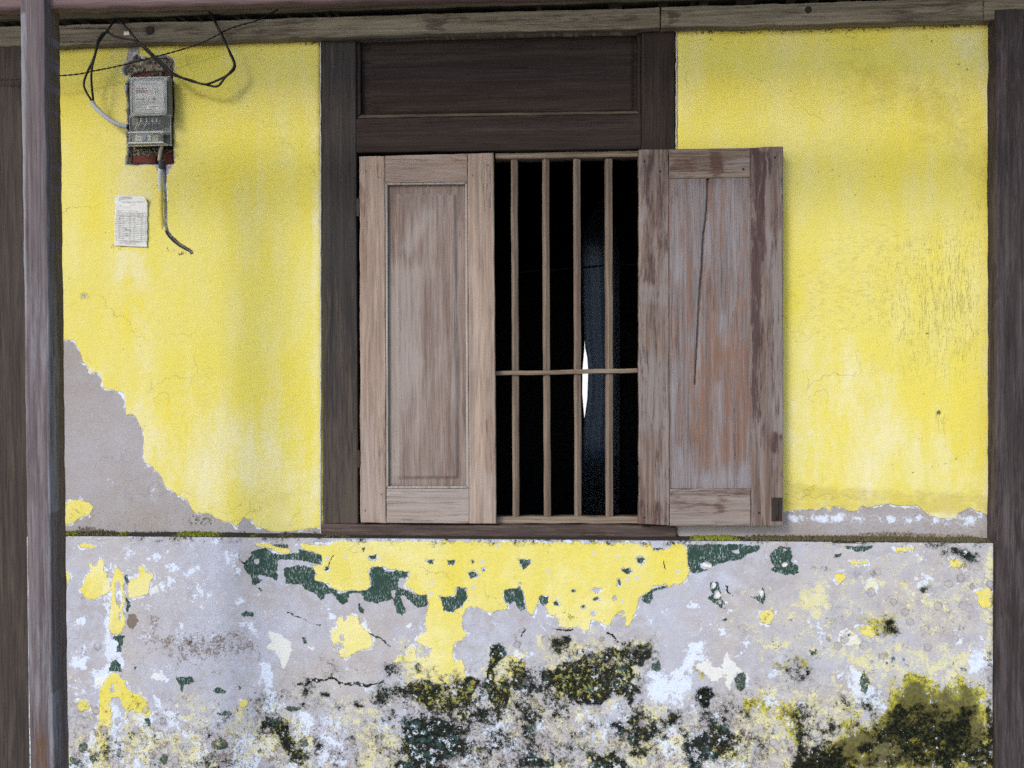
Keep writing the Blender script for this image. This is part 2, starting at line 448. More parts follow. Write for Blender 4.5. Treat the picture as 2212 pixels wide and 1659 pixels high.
    if lower:
        # pale powdery yellow bloom, broken up
        pn = b.add(b.mul(b.noise(30, 8, .70, loc=(8, 3, 8)), .62), b.mul(b.noise(150, 5, .7, loc=(8, 3, 1)), .38))
        pm = b.mul(b.step(b.add(pn, b.mul(E[0], .155)), .585, .655), b.step(E[0], .03, .15))
        pcol = b.mix(b.noise(11, 5, .6, loc=(1, 1, 5)), (.62, .61, .42), (.58, .51, .19))
        col = b.mix(b.mul(pm, .9), col, pcol)
        # ochre to olive moss film
        k1_ = b.noise(14, 6, .6, loc=(1, 1, 7))
        mnz = b.noise(26, 8, .68, loc=(2, 9, 2))
        mo = b.mul(b.step(b.add(b.mul(b.add(mnz, b.noise(150, 6, .72, loc=(4, 2, 2))), .5), b.mul(G[2], .29)), .60, .67), b.step(G[2], .04, .25))
        mcol = b.mix(b.step(b.add(G[2], b.mul(b.sub(k1_, .5), 1.8)), .42, 1.0), (.48, .44, .010), (.10, .092, .004))
        mcol = b.mix(b.mul(b.step(b.noise(80, 7, .80), .46, .56), .85), mcol, (.055, .05, .006))
        col = b.mix(b.mul(mo, .92), col, mcol)
        # reddish brown speckle
        bn = b.add(b.mul(b.noise(45, 7, .76, loc=(5, 0, 9)), .5), b.mul(b.noise(160, 6, .78, loc=(5, 3, 9)), .5))
        bm_ = b.mul(b.step(b.add(bn, b.mul(G[1], .14)), .595, .665), b.step(G[1], .03, .2))
        col = b.mix(b.mul(bm_, .82), col, (.135, .095, .065))
        # black mould: a coarse body broken by fine grain
        k1 = b.noise(20, 9, .74, loc=(3, 3, 1)); k2 = b.noise(105, 7, .78, loc=(1, 8, 6))
        kk = b.add(b.mul(k1, .54), b.mul(k2, .46))
        kk = b.add(b.mul(kk, .85), b.mul(b.noise(330, 3, .7, loc=(2, 2, 6)), .15))
        kb = b.add(kk, b.mul(G[0], .205))
        gate = b.step(G[0], .03, .2)
        km = b.mul(b.step(kb, .612, .660), gate)
        kh = b.mul(b.step(kb, .545, .640), gate)
        col = b.mix(b.mul(kh, .50), col, b.mix(b.step(G[2], .1, .6), (.13, .13, .11), (.035, .032, .004)))
        kcol = b.mix(b.step(b.noise(75, 5, .65, loc=(0, 7, 0)), .45, .65), (.0025, .004, .004), (.028, .030, .014))
        col = b.mix(b.mul(km, .97), col, kcol)
        # shreds of green paint and yellow lichen lodged in the growth
        busy = b.mul(b.mx(G[0], b.mul(E[0], .8)), b.sub(1.0, b.mul(G[2], .95)))
        gs = b.mul(b.step(b.add(b.noise(30, 8, .72, loc=(7, 7, 7)), b.mul(busy, .10)), .665, .685), b.step(busy, .1, .4))
        col = b.mix(b.mul(gs, .85), col, (.03, .07, .065))
        ls = b.mul(b.step(b.add(b.noise(60, 7, .72, loc=(2, 6, 7)), b.mul(b.mul(E[0], G[0]), .13)), .655, .69), b.step(E[0], .1, .5))
        col = b.mix(b.mul(ls, .6), col, b.mix(b.noise(30, 3, .5), (.48, .45, .13), (.26, .24, .04)))
        ws = b.mul(b.step(b.add(b.noise(48, 8, .74, loc=(9, 6, 2)), b.mul(b.mx(busy, E[2]), .07)), .655, .675), b.step(b.mx(busy, E[2]), .1, .4))
        col = b.mix(b.mul(ws, .85), col, (.55, .60, .68))
        hgt = b.add(hgt, b.mul(km, .4))
        cv = b.voro(19, v=b.vmap(loc=(3, 0, 7)), feature='F1')
        cg = b.mul(b.mul(b.step(b.noise(5, 3, .5, loc=(4, 4, 4)), .50, .58), b.mul(b.step(G[2], .35, .1), b.step(G[0], 1.0, .6))), b.step(b.mx(b.mx(G[0], E[0]), G[1]), .2, .5))
        cin = b.mul(b.step(b.add(cv, b.mul(b.sub(k2, .5), .5)), .27, .24), cg)
        crm = b.mul(b.step(b.math('ABSOLUTE', b.sub(b.add(cv, b.mul(b.sub(k2, .5), .5)), .27)), .045, .01), cg)
        col = b.mix(b.mul(cin, .7), col, b.mix(b.noise(13, 3, .5), (.26, .20, .20), (.42, .42, .47)))
        col = b.mix(b.mul(crm, .55), col, (.06, .05, .04))
        rough = b.step(ym, 0, 1, .92, .8)
    else:
        M = b.attr('marks')
        # scratches: short vertical nicks
        sc = b.noise(1, 4, .7, v=b.vmap((420, 60, 34)))
        sm = b.mul(b.step(b.add(sc, b.mul(M[0], .15)), .68, .73), b.step(M[0], .02, .1))
        col = b.mix(b.mul(sm, .55), col, (.22, .20, .10))
        hz = b.noise(1, 6, .7, v=b.vmap((45, 40, 130), rot=(0, .25, 0)))
        hm = b.mul(b.step(b.add(hz, b.mul(M[1], .16)), .62, .80), b.step(M[1], .02, .2))
        col = b.mix(b.mul(hm, .38), col, (.33, .29, .12))
        # dirt flecks along edges
        dn = b.noise(75, 6, .7, loc=(4, 1, 0))
        dm = b.mul(b.step(b.add(dn, b.mul(M[2], .20)), .70, .73), b.step(M[2], .02, .15))
        col = b.mix(b.mul(dm, .85), col, (.10, .065, .03))
        # niche, bare mortar
        nm = b.step(b.add(L[1], b.mul(edge, .4)), -.001, .001)
        ncol = b.mix(b.step(b.noise(90, 7, .75), .42, .6), (.055, .042, .034), (.36, .31, .23))
        ncol = b.mix(b.step(b.noise(28, 4, .6, loc=(2, 0, 0)), .5, .62), ncol, (.20, .15, .12))
        col = b.mix(nm, col, ncol)
        # brown / black growth at the foot
        kn = b.noise(110, 7, .74, loc=(1, 2, 3))
        km = b.mul(b.step(b.add(kn, b.mul(G[0], .26)), .66, .71), b.step(G[0], .03, .2))
        col = b.mix(b.mul(km, .85), col, (.07, .055, .028))
        bm_ = b.mul(b.step(b.add(b.noise(90, 7, .74, loc=(8, 2, 3)), b.mul(G[1], .15)), .62, .67), b.step(G[1], .03, .2))
        col = b.mix(b.mul(bm_, .7), col, (.25, .19, .12))
        hgt = b.add(hgt, b.mul(nm, b.mul(b.noise(90, 7, .75), 3.0)))
        hgt = b.sub(hgt, b.mul(sm, .3))
        rough = .9
    hgt = b.add(b.add(hgt, b.mul(fine, .16)), b.sub(b.mul(trow, 1.3), b.mul(crk, .8)))
    b.bump(hgt, .7, .0020)
    return b.done(col, rough, .06)

def mat_wood(name, c1, c2, dark, axis='Z', worn=None, worn_amt=0.0, stain=None, stain_amt=0.0, paint=None, freq=1.0, rough=.8, lines=.5, bumpd=.0012, spec=.22, rings=.5, ovs=1.0):
    """weathered timber; grain runs along axis. marks: R pale wear, G dark stain, B old paint"""
    b = NB(name); M = b.attr('marks')
    r = b.rnd(); off = b.n.new('ShaderNodeCombineXYZ'); b.put(off.inputs[0], b.mul(r, 37.0)); b.put(off.inputs[1], b.mul(r, 11.0)); b.put(off.inputs[2], b.mul(r, 23.0))
    va = b.n.new('ShaderNodeVectorMath'); va.operation = 'ADD'; b.l.new(b.obj, va.inputs[0]); b.l.new(off.outputs[0], va.inputs[1]); V = va.outputs[0]
    def sc(a, l):        # across, along
        return (l, a, a) if axis == 'X' else (a, a, l)
    warp = b.noise(1, 3, .5, v=b.vmap(sc(7, 1.6), v=V))
    base = b.noise(1, 6, .62, v=b.vmap(sc(34 * freq, 1.6), v=V), dist=.35)
    fine = b.noise(1, 5, .7, v=b.vmap(sc(330 * freq, 9), v=V))
    fibre = b.noise(1, 3, .6, v=b.vmap(sc(900, 30), v=V))
    # flowing rings
    sp = b.n.new('ShaderNodeSeparateXYZ'); b.l.new(V, sp.inputs[0]); across = sp.outputs['Z' if axis == 'X' else 'X']
    ring = b.math('SINE', b.add(b.mul(across, 420 * freq), b.mul(warp, 34)))
    ring = b.mul(b.add(ring, 1.0), .5)
    col = b.mix(b.step(base, .32, .68), c1, c2)
    gr2 = b.noise(1, 6, .68, v=b.vmap(sc(125 * freq, 2.4), v=V, loc=(7, 7, 2)), dist=.25)
    col = b.mix(b.mul(b.step(gr2, .44, .66), .42), col, tuple(x * .55 for x in c1))
    col = b.mix(b.mul(b.step(gr2, .50, .34), .35), col, tuple(min(1, x * 1.22) for x in c2))
    col = b.mix(b.mul(b.step(ring, .25, .95), rings * .45), col, tuple(x * .72 for x in c1))
    col = b.mix(b.mul(b.step(fine, .45, .72), .55), col, tuple(x * .62 for x in c1))
    col = b.mix(b.mul(b.step(fibre, .55, .8), .28), col, tuple(min(1, x * 1.35) for x in c2))
    h = b.sub(b.mul(fine, .8), b.mul(ring, .1))
    if paint is not None:
        pn = b.add(b.mul(b.noise(1, 8, .72, v=b.vmap(sc(60, 4), v=V)), .55), b.mul(b.noise(1, 6, .72, v=b.vmap(sc(260, 10), v=V)), .45))
        pm = b.step(b.add(pn, b.mul(M[2], .26)), .59, .68)
        col = b.mix(b.mul(pm, .85), col, b.mix(fine, paint, tuple(x * .65 for x in paint)))
        h = b.add(h, b.mul(pm, .4))
    if worn is not None:
        wn_ = b.add(b.mul(b.noise(1, 7, .68, v=b.vmap(sc(48, 3.0), v=V, loc=(4, 0, 9))), .55), b.mul(b.noise(1, 7, .78, v=b.vmap(sc(190, 9), v=V, loc=(4, 3, 9))), .45))
        wm = b.step(b.add(wn_, b.add(b.mul(M[0], .16), worn_amt * .8)), .52, .72)
        col = b.mix(b.mul(wm, .62), col, b.mix(fine, worn, tuple(x * .78 for x in worn)))
    if stain is not None:
        sn = b.add(b.mul(b.noise(1, 6, .66, v=b.vmap(sc(42, 4.5), v=V, loc=(1, 2, 3)), dist=.6), .55), b.mul(b.noise(1, 7, .78, v=b.vmap(sc(150, 18), v=V, loc=(1, 9, 3))), .45))
        sm = b.step(b.add(sn, b.add(b.mul(M[1], .145), stain_amt * .7)), .575, .70)
        col = b.mix(b.mul(sm, .85), col, stain)
    ov = b.add(b.mul(gr2, .5), b.add(b.mul(fine, .3), b.mul(fibre, .2)))
    col = b.mix(b.mul(b.step(ov, .50, .64), .42 * ovs), col, tuple(x * .45 for x in c1))
    col = b.mix(b.mul(b.step(ov, .49, .38), .26 * ovs), col, tuple(min(1, x * 1.45) for x in c2))
    ck = b.noise(1, 4, .6, v=b.vmap(sc(75 * freq, 1.1), v=V, loc=(0, 3, 5)))
    cl = b.step(b.math('ABSOLUTE', b.sub(ck, .5)), .010, .002)
    cl = b.mul(cl, b.step(b.noise(1, 2, .5, v=b.vmap(sc(12, 3), v=V)), .5, .6))
    col = b.mix(b.mul(cl, lines), col, dark)
    worm = b.step(b.voro(70, v=b.vmap(sc(1, .55), v=V)), .075, .05)
    worm = b.mul(worm, b.step(b.noise(9, 3, .5, v=V, loc=(5, 5, 1)), .53, .66))
    col = b.mix(b.mul(worm, .65), col, dark)
    h = b.sub(h, b.mul(cl, 1.2))
    b.bump(h, .6, bumpd)
    return b.done(col, rough, spec)

M_low = mat_wall(True); M_up = mat_wall(False)
M_dark = mat_wood('near-black brown painted timber', (.026, .0185, .0165), (.036, .0265, .024), (.008, .007, .007), 'Z', worn=(.075, .058, .045), worn_amt=.03, rough=.8, rings=.2, spec=.10, ovs=.6)
M_darkX = mat_wood('near-black brown painted rail', (.026, .0185, .0165), (.036, .0265, .024), (.008, .007, .007), 'X', worn=(.07, .052, .045), worn_amt=.03, rough=.8, rings=.2, spec=.10, ovs=.6)
M_jamb = mat_wood('dark jamb worn towards the foot', (.022, .018, .018), (.034, .028, .026), (.010, .008, .008), 'Z', worn=(.115, .088, .066), worn_amt=.02, rough=.7, rings=.25, ovs=.6)
M_sill = mat_wood('dark red brown sill', (.050, .036, .034), (.070, .050, .046), (.012, .009, .008), 'X', worn=(.20, .14, .10), worn_amt=.08, stain=(.035, .018, .014), stain_amt=.1, rough=.75, rings=.25)
M_pillar = mat_wood('dark brown pillar timber', (.030, .023, .024), (.048, .037, .037), (.010, .008, .008), 'Z', worn=(.12, .10, .10), worn_amt=.10, stain=(.022, .016, .016), stain_amt=.14, rough=.8, rings=.25, ovs=.6)
M_pillarL = mat_wood('dark brown pillar timber of the left side', (.030, .024, .022), (.055, .042, .034), (.008, .006, .006), 'Z', worn=(.12, .092, .062), worn_amt=.06, rough=.8, rings=.35, ovs=.6)
M_post = mat_wood('mauve brown weathered post', (.094, .074, .079), (.136, .112, .118), (.03, .02, .02), 'Z', worn=(.30, .30, .335), worn_amt=-.03, stain=(.10, .048, .022), stain_amt=-.04, rough=.85, rings=.1, lines=.3)
M_beam = mat_wood('grey brown weathered wall plate', (.130, .108, .080), (.205, .175, .130), (.030, .022, .016), 'X', worn=(.27, .24, .185), worn_amt=.06, stain=(.045, .034, .026), stain_amt=.10, rough=.85, rings=.35, lines=.8)
M_front = mat_wood('maroon brown front beam', (.120, .076, .078), (.160, .105, .105), (.03, .02, .02), 'X', worn=(.22, .18, .15), worn_amt=.04, rough=.8, rings=.1)
M_attic = mat_wood('dirty dark attic timber', (.045, .038, .030), (.085, .072, .052), (.01, .008, .006), 'X', worn=(.14, .12, .08), worn_amt=.1, rough=.9)
M_shA = mat_wood('bleached tan shutter stile', (.245, .178, .142), (.340, .258, .208), (.07, .04, .03), 'Z', worn=(.38, .32, .29), worn_amt=.05, stain=(.17, .10, .065), stain_amt=.0, rough=.85, rings=.7, freq=.55, ovs=.55)
M_shAx = mat_wood('bleached tan shutter rail', (.225, .162, .130), (.310, .232, .190), (.07, .04, .03), 'X', worn=(.36, .325, .31), worn_amt=.08, stain=(.17, .10, .07), stain_amt=.0, rough=.85, rings=.4, freq=.55, ovs=.55)
M_shP = mat_wood('silvery brown shutter panel', (.160, .114, .096), (.240, .182, .158), (.05, .035, .03), 'Z', worn=(.34, .30, .28), worn_amt=.10, stain=(.12, .085, .07), stain_amt=-.08, rough=.85, rings=.35, freq=.7, ovs=.55)
M_shB = mat_wood('red brown peeling shutter stile', (.125, .080, .062), (.190, .138, .112), (.03, .018, .018), 'Z', worn=(.255, .235, .235), worn_amt=.12, stain=(.045, .022, .022), stain_amt=.10, rough=.8, rings=.3, lines=.9, freq=.8)
M_shBx = mat_wood('red brown peeling shutter rail', (.140, .098, .072), (.215, .165, .125), (.03, .02, .018), 'X', worn=(.30, .26, .25), worn_amt=.10, stain=(.075, .035, .028), stain_amt=.10, rough=.8, rings=.4, lines=1.0, freq=.8)
M_shBp = mat_wood('grey shutter panel with old red paint', (.145, .116, .112), (.205, .175, .175), (.04, .03, .03), 'Z', worn=(.26, .255, .28), worn_amt=.03, stain=(.12, .09, .085), stain_amt=.03, paint=(.215, .115, .075), rough=.82, rings=.15, lines=.7)
M_bar = mat_wood('tan brown window bar', (.115, .080, .062), (.180, .138, .100), (.04, .025, .02), 'Z', worn=(.24, .20, .155), worn_amt=.08, stain=(.09, .055, .045), stain_amt=.06, rough=.8, rings=.4)
M_barX = mat_wood('tan brown window rail', (.140, .102, .075), (.225, .175, .125), (.04, .025, .02), 'X', worn=(.34, .28, .21), worn_amt=.12, stain=(.09, .05, .045), stain_amt=.06, rough=.8, rings=.4)
M_black = plain('black cable rubber', (.007, .0075, .009), .5, .4, 90)
M_grayc = plain('grey plastic conduit', (.36, .37, .40), .55, .2, 60)
M_beige = plain('beige cable sheath', (.42, .37, .27), .6, .35, 60)
M_iron = plain('rusty iron', (.045, .032, .028), .7, .6, 140, metal=.4)
M_brick = plain('dark red brick', (.125, .036, .028), .95, .55, 60)
M_mortar = plain('crumbly mortar', (.40, .35, .26), .95, .6, 120)
M_inner = plain('inner wall with painted gloom', (.022, .024, .028), .95, .4, 8)  # near-black base colour puts the darkness of room and roof space in
M_concrete = plain('concrete porch floor', (.42, .41, .39), .9, .3, 6)
M_earth = plain('pale dry ground', (.40, .37, .32), .95, .35, 2.5)

# ------------------------------------------------------------------ ground and floor
floor_m = box_data(-4.0, 4.0, -1.25, 4.0, -.12, 0.0, .01)
link('porch_floor', floor_m, M_concrete, kind='structure', label='grey concrete porch floor under the wall')
gx = np.linspace(-150, 150, 60); gz = np.linspace(-150, 150, 60)
GX, GZ = np.meshgrid(gx, gz); gi = np.arange(3600).reshape(60, 60)
me = mesh_np('ground', np.stack([GX.ravel(), GZ.ravel(), -.14 + (fbm(GX.ravel() * .1, GZ.ravel() * .1) - .5) * .04], 1),
             np.stack([gi[:-1, :-1].ravel(), gi[:-1, 1:].ravel(), gi[1:, 1:].ravel(), gi[1:, :-1].ravel()], 1))
link('ground', me, M_earth, kind='structure', label='pale bare earth in front of the house')

# ------------------------------------------------------------------ low wall
YD = -.045
ledge_z = bp(1100, 1166, YD)[2]
x_l = bp(60, 1300, YD)[0]; x_r = bp(2147, 1300, YD)[0]
A8 = lambda l: [(x, y) for x, y in l]
yellow_low = [('8', [(135,243),(600,245),(1200,250),(1800,253),(2095,258),(2110,285),(2150,300),(2211,298),(2230,262),(2323,262),(2328,330),(2333,400),(2348,430),(2313,490),(2278,515),(2248,510),(2218,528),(2160,520),(2120,522),(2090,560),(2050,580),(2020,620),(2010,680),(1990,730),(1965,780),(1945,770),(1950,720),(1900,690),(1870,710),(1840,780),(1820,780),(1790,750),(1730,735),(1725,800),(1690,810),(1660,780),(1600,780),(1520,780),(1530,730),(1470,700),(1450,660),(1430,620),(1400,620),(1370,710),(1350,705),(1325,650),(1320,600),(1290,510),(1275,540),(1190,545),(1185,580),(1215,620),(1200,680),(1170,670),(1110,685),(1060,665),(980,650),(945,680),(925,740),(930,790),(960,820),(940,850),(870,900),(870,960),(900,990),(930,990),(945,1060),(960,1100),(900,1130),(830,1140),(750,1130),(700,1110),(620,1105),(640,1000),(560,1000),(500,1000),(530,960),(580,960),(590,920),(620,890),(640,930),(650,980),(720,970),(740,920),(700,910),(650,880),(640,860),(660,830),(700,800),(700,740),(715,640),(710,580),(640,575),(600,540),(565,520),(590,470),(560,425),(500,430),(430,405),(370,410),(350,450),(360,520),(320,550),(210,555),(170,575),(140,540),(100,525),(50,510),(20,480),(4,460),(-16,400),(44,390),(54,340),(-26,310),(-71,285),(-71,262),(4,262),(104,270)]),
 ('7', [(1580,255),(1680,255),(1740,285),(1790,285),(1825,310),(1790,325),(1730,320),(1690,290),(1640,280),(1600,275)]),
 ('7', [(560,390),(600,400),(625,340),(650,380),(640,410),(665,440),(670,480),(690,490),(685,560),(655,580),(620,590),(580,605),(530,600),(500,560),(530,480),(570,420)]),
 ('7', [(715,415),(745,415),(760,450),(775,480),(765,520),(775,560),(780,620),(765,680),(785,720),(775,790),(740,830),(700,825),(670,790),(680,740),(690,680),(690,620),(700,560),(700,490),(705,440)]),
 ('7', [(810,480),(860,480),(870,390),(905,400),(920,440),(965,450),(960,480),(935,500),(925,570),(870,590),(810,605),(800,540)]),
 ('7', [(700,1070),(740,1065),(780,1110),(790,1150),(830,1190),(870,1200),(910,1240),(930,1290),(950,1320),(920,1345),(870,1310),(820,1300),(790,1330),(790,1400),(750,1440),(720,1400),(690,1420),(670,1520),(680,1600),(700,1700),(650,1700),(620,1570),(600,1480),(590,1430),(620,1380),(620,1250),(630,1160),(660,1100)]),
 ('7', [(490,260),(520,255),(590,275),(585,290),(530,280),(500,290)]),
 ('8', [(110,800),(145,790),(150,720),(180,715),(190,740),(230,700),(280,715),(290,760),(350,830),(370,870),(350,915),(310,920),(250,945),(210,975),(170,965),(150,920),(120,890),(115,850)]),
 ('7', [(380,425),(430,440),(440,480),(405,530),(380,540)]),
 ('8', [(1200,960),(1240,960),(1310,1000),(1320,1090),(1210,1095),(1195,1040)]),
 ('9', [(1040,450),(1080,440),(1100,470),(1060,510),(1030,490)]), ('9', [(1120,365),(1240,370),(1240,395),(1150,395)]),
 ('9', [(1910,560),(1990,530),(2020,560),(2010,650),(1960,655),(1920,620)]), ('9', [(1400,285),(1500,280),(1520,300),(1420,312)]),
 ('9', [(1740,355),(1800,350),(1840,380),(1800,410),(1745,400)]),
 ('9', [(1170,780),(1260,770),(1300,810),(1270,845),(1200,830)]),
 ('7', [(1490,1240),(1550,1230),(1540,1270),(1500,1300)]), ('7', [(480,1240),(540,1240),(560,1290),(500,1310)]),
 ('9', [(560,690),(650,670),(660,710),(620,760),(570,760)]),
 ('9', [(260,1400),(310,1380),(330,1420),(320,1500),(350,1560),(440,1540),(450,1610),(270,1590)])]
yellow_holes = [('7', [(725,490),(750,500),(755,560),(765,620),(750,660),(730,630),(725,580),(720,530)]), ('7', el8(750,715,9,28)), ('7', el8(706,1160,12,32)),
 ('7', [(700,1220),(740,1215),(760,1260),(790,1300),(780,1390),(740,1450),(730,1500),(760,1560),(770,1700),(700,1700),(685,1600),(680,1520),(690,1430),(700,1330),(690,1260)]),
 ('8', el8(180,845,14,26)), ('8', el8(155,895,28,26)), ('8', el8(893,960,22,38)), ('8', el8(905,895,32,24)), ('8', el8(1770,550,40,16)),
 ('8', [(480,480),(500,490),(550,550),(540,560),(500,520)]), ('8', el8(1925,690,22,14)), ('8', el8(1745,695,20,16)), ('8', el8(858,1100,14,20)), ('8', el8(1875,600,14,12))]
green_low = [('7', [(1520,370),(1570,335),(1565,310),(1610,300),(1660,290),(1700,310),(1740,325),(1860,320),(1870,300),(1920,305),(2010,330),(2005,390),(1960,385),(1900,370),(1850,360),(1730,360),(1725,400),(1730,490),(1640,460),(1620,450),(1600,470),(1640,490),(1620,510),(1590,520),(1570,470),(1540,440),(1520,410)]),
 ('7', [(1770,410),(1850,395),(1950,410),(1970,440),(1960,470),(2000,500),(2020,560),(2030,590),(2000,615),(1980,570),(1900,545),(1880,520),(1780,505)]),
 ('7', [(1690,262),(1800,268),(1800,290),(1740,285)]), ('7', [(1600,530),(1640,535),(1630,556)]), ('7', [(1565,470),(1585,470),(1590,525),(1575,520)]),
 ('8', [(50,500),(40,490),(100,525),(160,570),(200,560),(220,550),(330,550),(360,520),(345,450),(365,405),(430,405),(450,430),(500,425),(590,430),(590,470),(540,470),(530,520),(560,550),(600,560),(640,575),(710,580),(715,640),(660,665),(630,645),(600,620),(560,580),(545,590),(575,690),(555,710),(520,690),(500,640),(490,600),(440,620),(400,630),(330,620),(290,570),(225,565),(210,600),(215,625),(180,640),(150,610),(110,570),(70,580),(60,610),(30,600),(0,560),(0,480)]),
 ('8', [(780,590),(830,585),(890,580),(890,530),(950,535),(960,600),(930,640),(870,690),(810,680),(800,630)]),
 ('8', [(1185,545),(1275,535),(1285,505),(1300,560),(1325,660),(1300,675),(1270,660),(1250,600),(1225,640),(1200,630),(1182,580)]),
 ('8', [(1275,355),(1355,360),(1350,390),(1310,425),(1280,380)]), ('8', el8(2035,362,30,22)), ('8', el8(1955,427,30,20)),
 ('8', [(1410,585),(1465,590),(1460,630),(1430,650),(1405,610)]), ('8', [(1485,620),(1520,620),(1530,645),(1500,645)]),
 ('8', [(965,440),(1000,430),(1030,460),(980,480)]), ('8', [(700,362),(750,358),(745,390),(715,388)]), ('8', [(828,360),(882,362),(875,395),(840,395)]),
 ('8', [(345,330),(398,328),(390,360),(350,358)]), ('8', [(300,285),(325,280),(322,312),(310,310)]), ('8', [(1600,540),(1650,550),(1610,562)]),
 ('8', [(2055,590),(2110,540),(2211,515),(2200,540),(2120,560),(2095,640),(2060,620)]), ('8', [(270,640),(285,630),(310,670),(305,700),(285,680)]),
 ('8', el8(1058,422,12,12)), ('8', el8(1905,500,10,26)), ('8', el8(993,376,8,14)), ('8', el8(1760,603,20,14)), ('8', el8(1680,653,16,12)), ('8', el8(2150,293,34,9)),
 ('8', [(2100,1000),(2150,990),(2165,1040),(2140,1065),(2110,1040)]), ('8', el8(80,418,18,12)),
 ('9', [(105,262),(210,262),(560,268),(565,300),(480,325),(450,355),(350,375),(300,385),(240,430),(150,445),(125,430),(115,380)]),
 ('9', [(640,310),(690,278),(750,285),(765,330),(760,370),(800,400),(800,440),(770,452),(690,450),(630,415),(655,400),(640,380),(625,350)]),
 ('9', [(245,500),(300,490),(310,530),(325,600),(350,640),(350,668),(320,660),(240,605),(265,570)]), ('9', [(500,585),(545,580),(580,530),(600,580),(580,640),(540,610),(510,600)]),
 ('9', [(1070,275),(1280,275),(1240,300),(1180,315),(1110,295)]), ('9', [(1020,345),(1040,318),(1072,325),(1040,350)]), ('9', el8(345,735,22,14)),
 ('9', el8(215,1210,42,70)), ('9', el8(445,1120,38,60)), ('9', el8(1215,1130,30,70)), ('9', el8(900,935,30,22)),
 ('7', [(770,455),(790,455),(810,500),(800,520),(780,490)]), ('7', [(790,600),(815,620),(800,680),(785,690)]), ('7', [(705,835),(780,830),(765,880),(755,940),(725,935),(735,880),(710,850)]),
 ('7', [(680,1050),(690,1000),(720,985),(750,1020),(765,1060),(700,1055)]), ('7', [(1500,700),(1540,685),(1590,700),(1570,720),(1510,715)]), ('7', [(1885,840),(1905,840),(1915,880),(1895,885)]),
 ('7', [(1100,1090),(1200,1085),(1220,1120),(1150,1140),(1135,1200),(1120,1150),(1110,1130)]), ('7', [(1480,1140),(1510,1155),(1495,1175)]), ('7', [(1575,1185),(1610,1185),(1590,1205)]),
 ('7', [(830,1025),(850,1030),(840,1045)]), ('7', [(900,1350),(930,1340),(950,1400),(910,1390)]), ('7', el8(660,1445,16,26)), ('7', el8(590,1590,30,50)), ('7', el8(1370,1510,50,40)), ('7', el8(1740,1380,60,40)), ('7', el8(1890,1500,40,30)), ('7', el8(450,1620,40,30)), ('7', el8(1025,1600,24,36)), ('7', el8(820,1450,28,26)), ('7', el8(520,1530,30,34)),
 ('7', el8(1185,880,16,12)), ('7', el8(1370,1180,36,22)), ('7', el8(1400,1320,50,16)), ('7', el8(1820,1290,50,16))]
green_holes = [('9', [(190,385),(230,375),(270,385),(265,410),(210,420),(185,405)]), ('9', el8(718,392,24,16)), ('9', el8(275,520,16,22)), ('9', el8(295,575,22,26)), ('9', el8(315,620,10,14)), ('9', el8(335,648,9,12)), ('9', el8(570,570,14,26)), ('9', el8(410,310,26,14)), ('7', el8(1605,370,16,18)), ('9', el8(718,298,9,9)), ('8', el8(500,575,14,24))]
cream_low = [('7', [(1660,905),(1700,870),(1670,830),(1690,810),(1750,830),(1800,870),(1825,930),(1800,990),(1760,1040),(1750,980),(1710,930)]), ('7', el8(1950,912,22,18)),
 ('9', [(130,1010),(180,1020),(240,970),(270,1020),(330,1030),(360,940),(390,990),(440,1040),(400,1090),(380,1170),(350,1110),(310,1100),(270,1120),(210,1060)]),
 ('9', el8(230,398,34,16)), ('9', el8(275,520,14,18)), ('9', el8(295,575,20,22)), ('9', el8(335,648,9,12)), ('9', el8(570,570,13,24)), ('9', el8(718,392,22,14)),
 ('8', [(290,760),(320,740),(350,800),(375,850),(365,900),(340,920),(320,860)]), ('8', [(1240,915),(1280,905),(1310,950),(1310,1000),(1260,980)]),
 ('7', [(1560,1510),(1650,1450),(1700,1460),(1720,1520),(1700,1600),(1600,1590)]), ('7', [(1200,1490),(1290,1500),(1320,1560),(1250,1659),(1150,1659),(1160,1610),(1230,1570)]),
 ('7', [(640,1090),(680,1070),(660,1150),(610,1150),(590,1120)]), ('7', el8(985,1090,30,22)), ('7', el8(965,545,14,22)), ('7', el8(1015,530,14,12)),
 ('9', [(1060,830),(1110,790),(1180,830),(1210,880),(1120,895),(1060,880)]), ('9', [(2045,1270),(2120,1270),(2200,1300),(2211,1420),(2120,1400),(2060,1350)])]
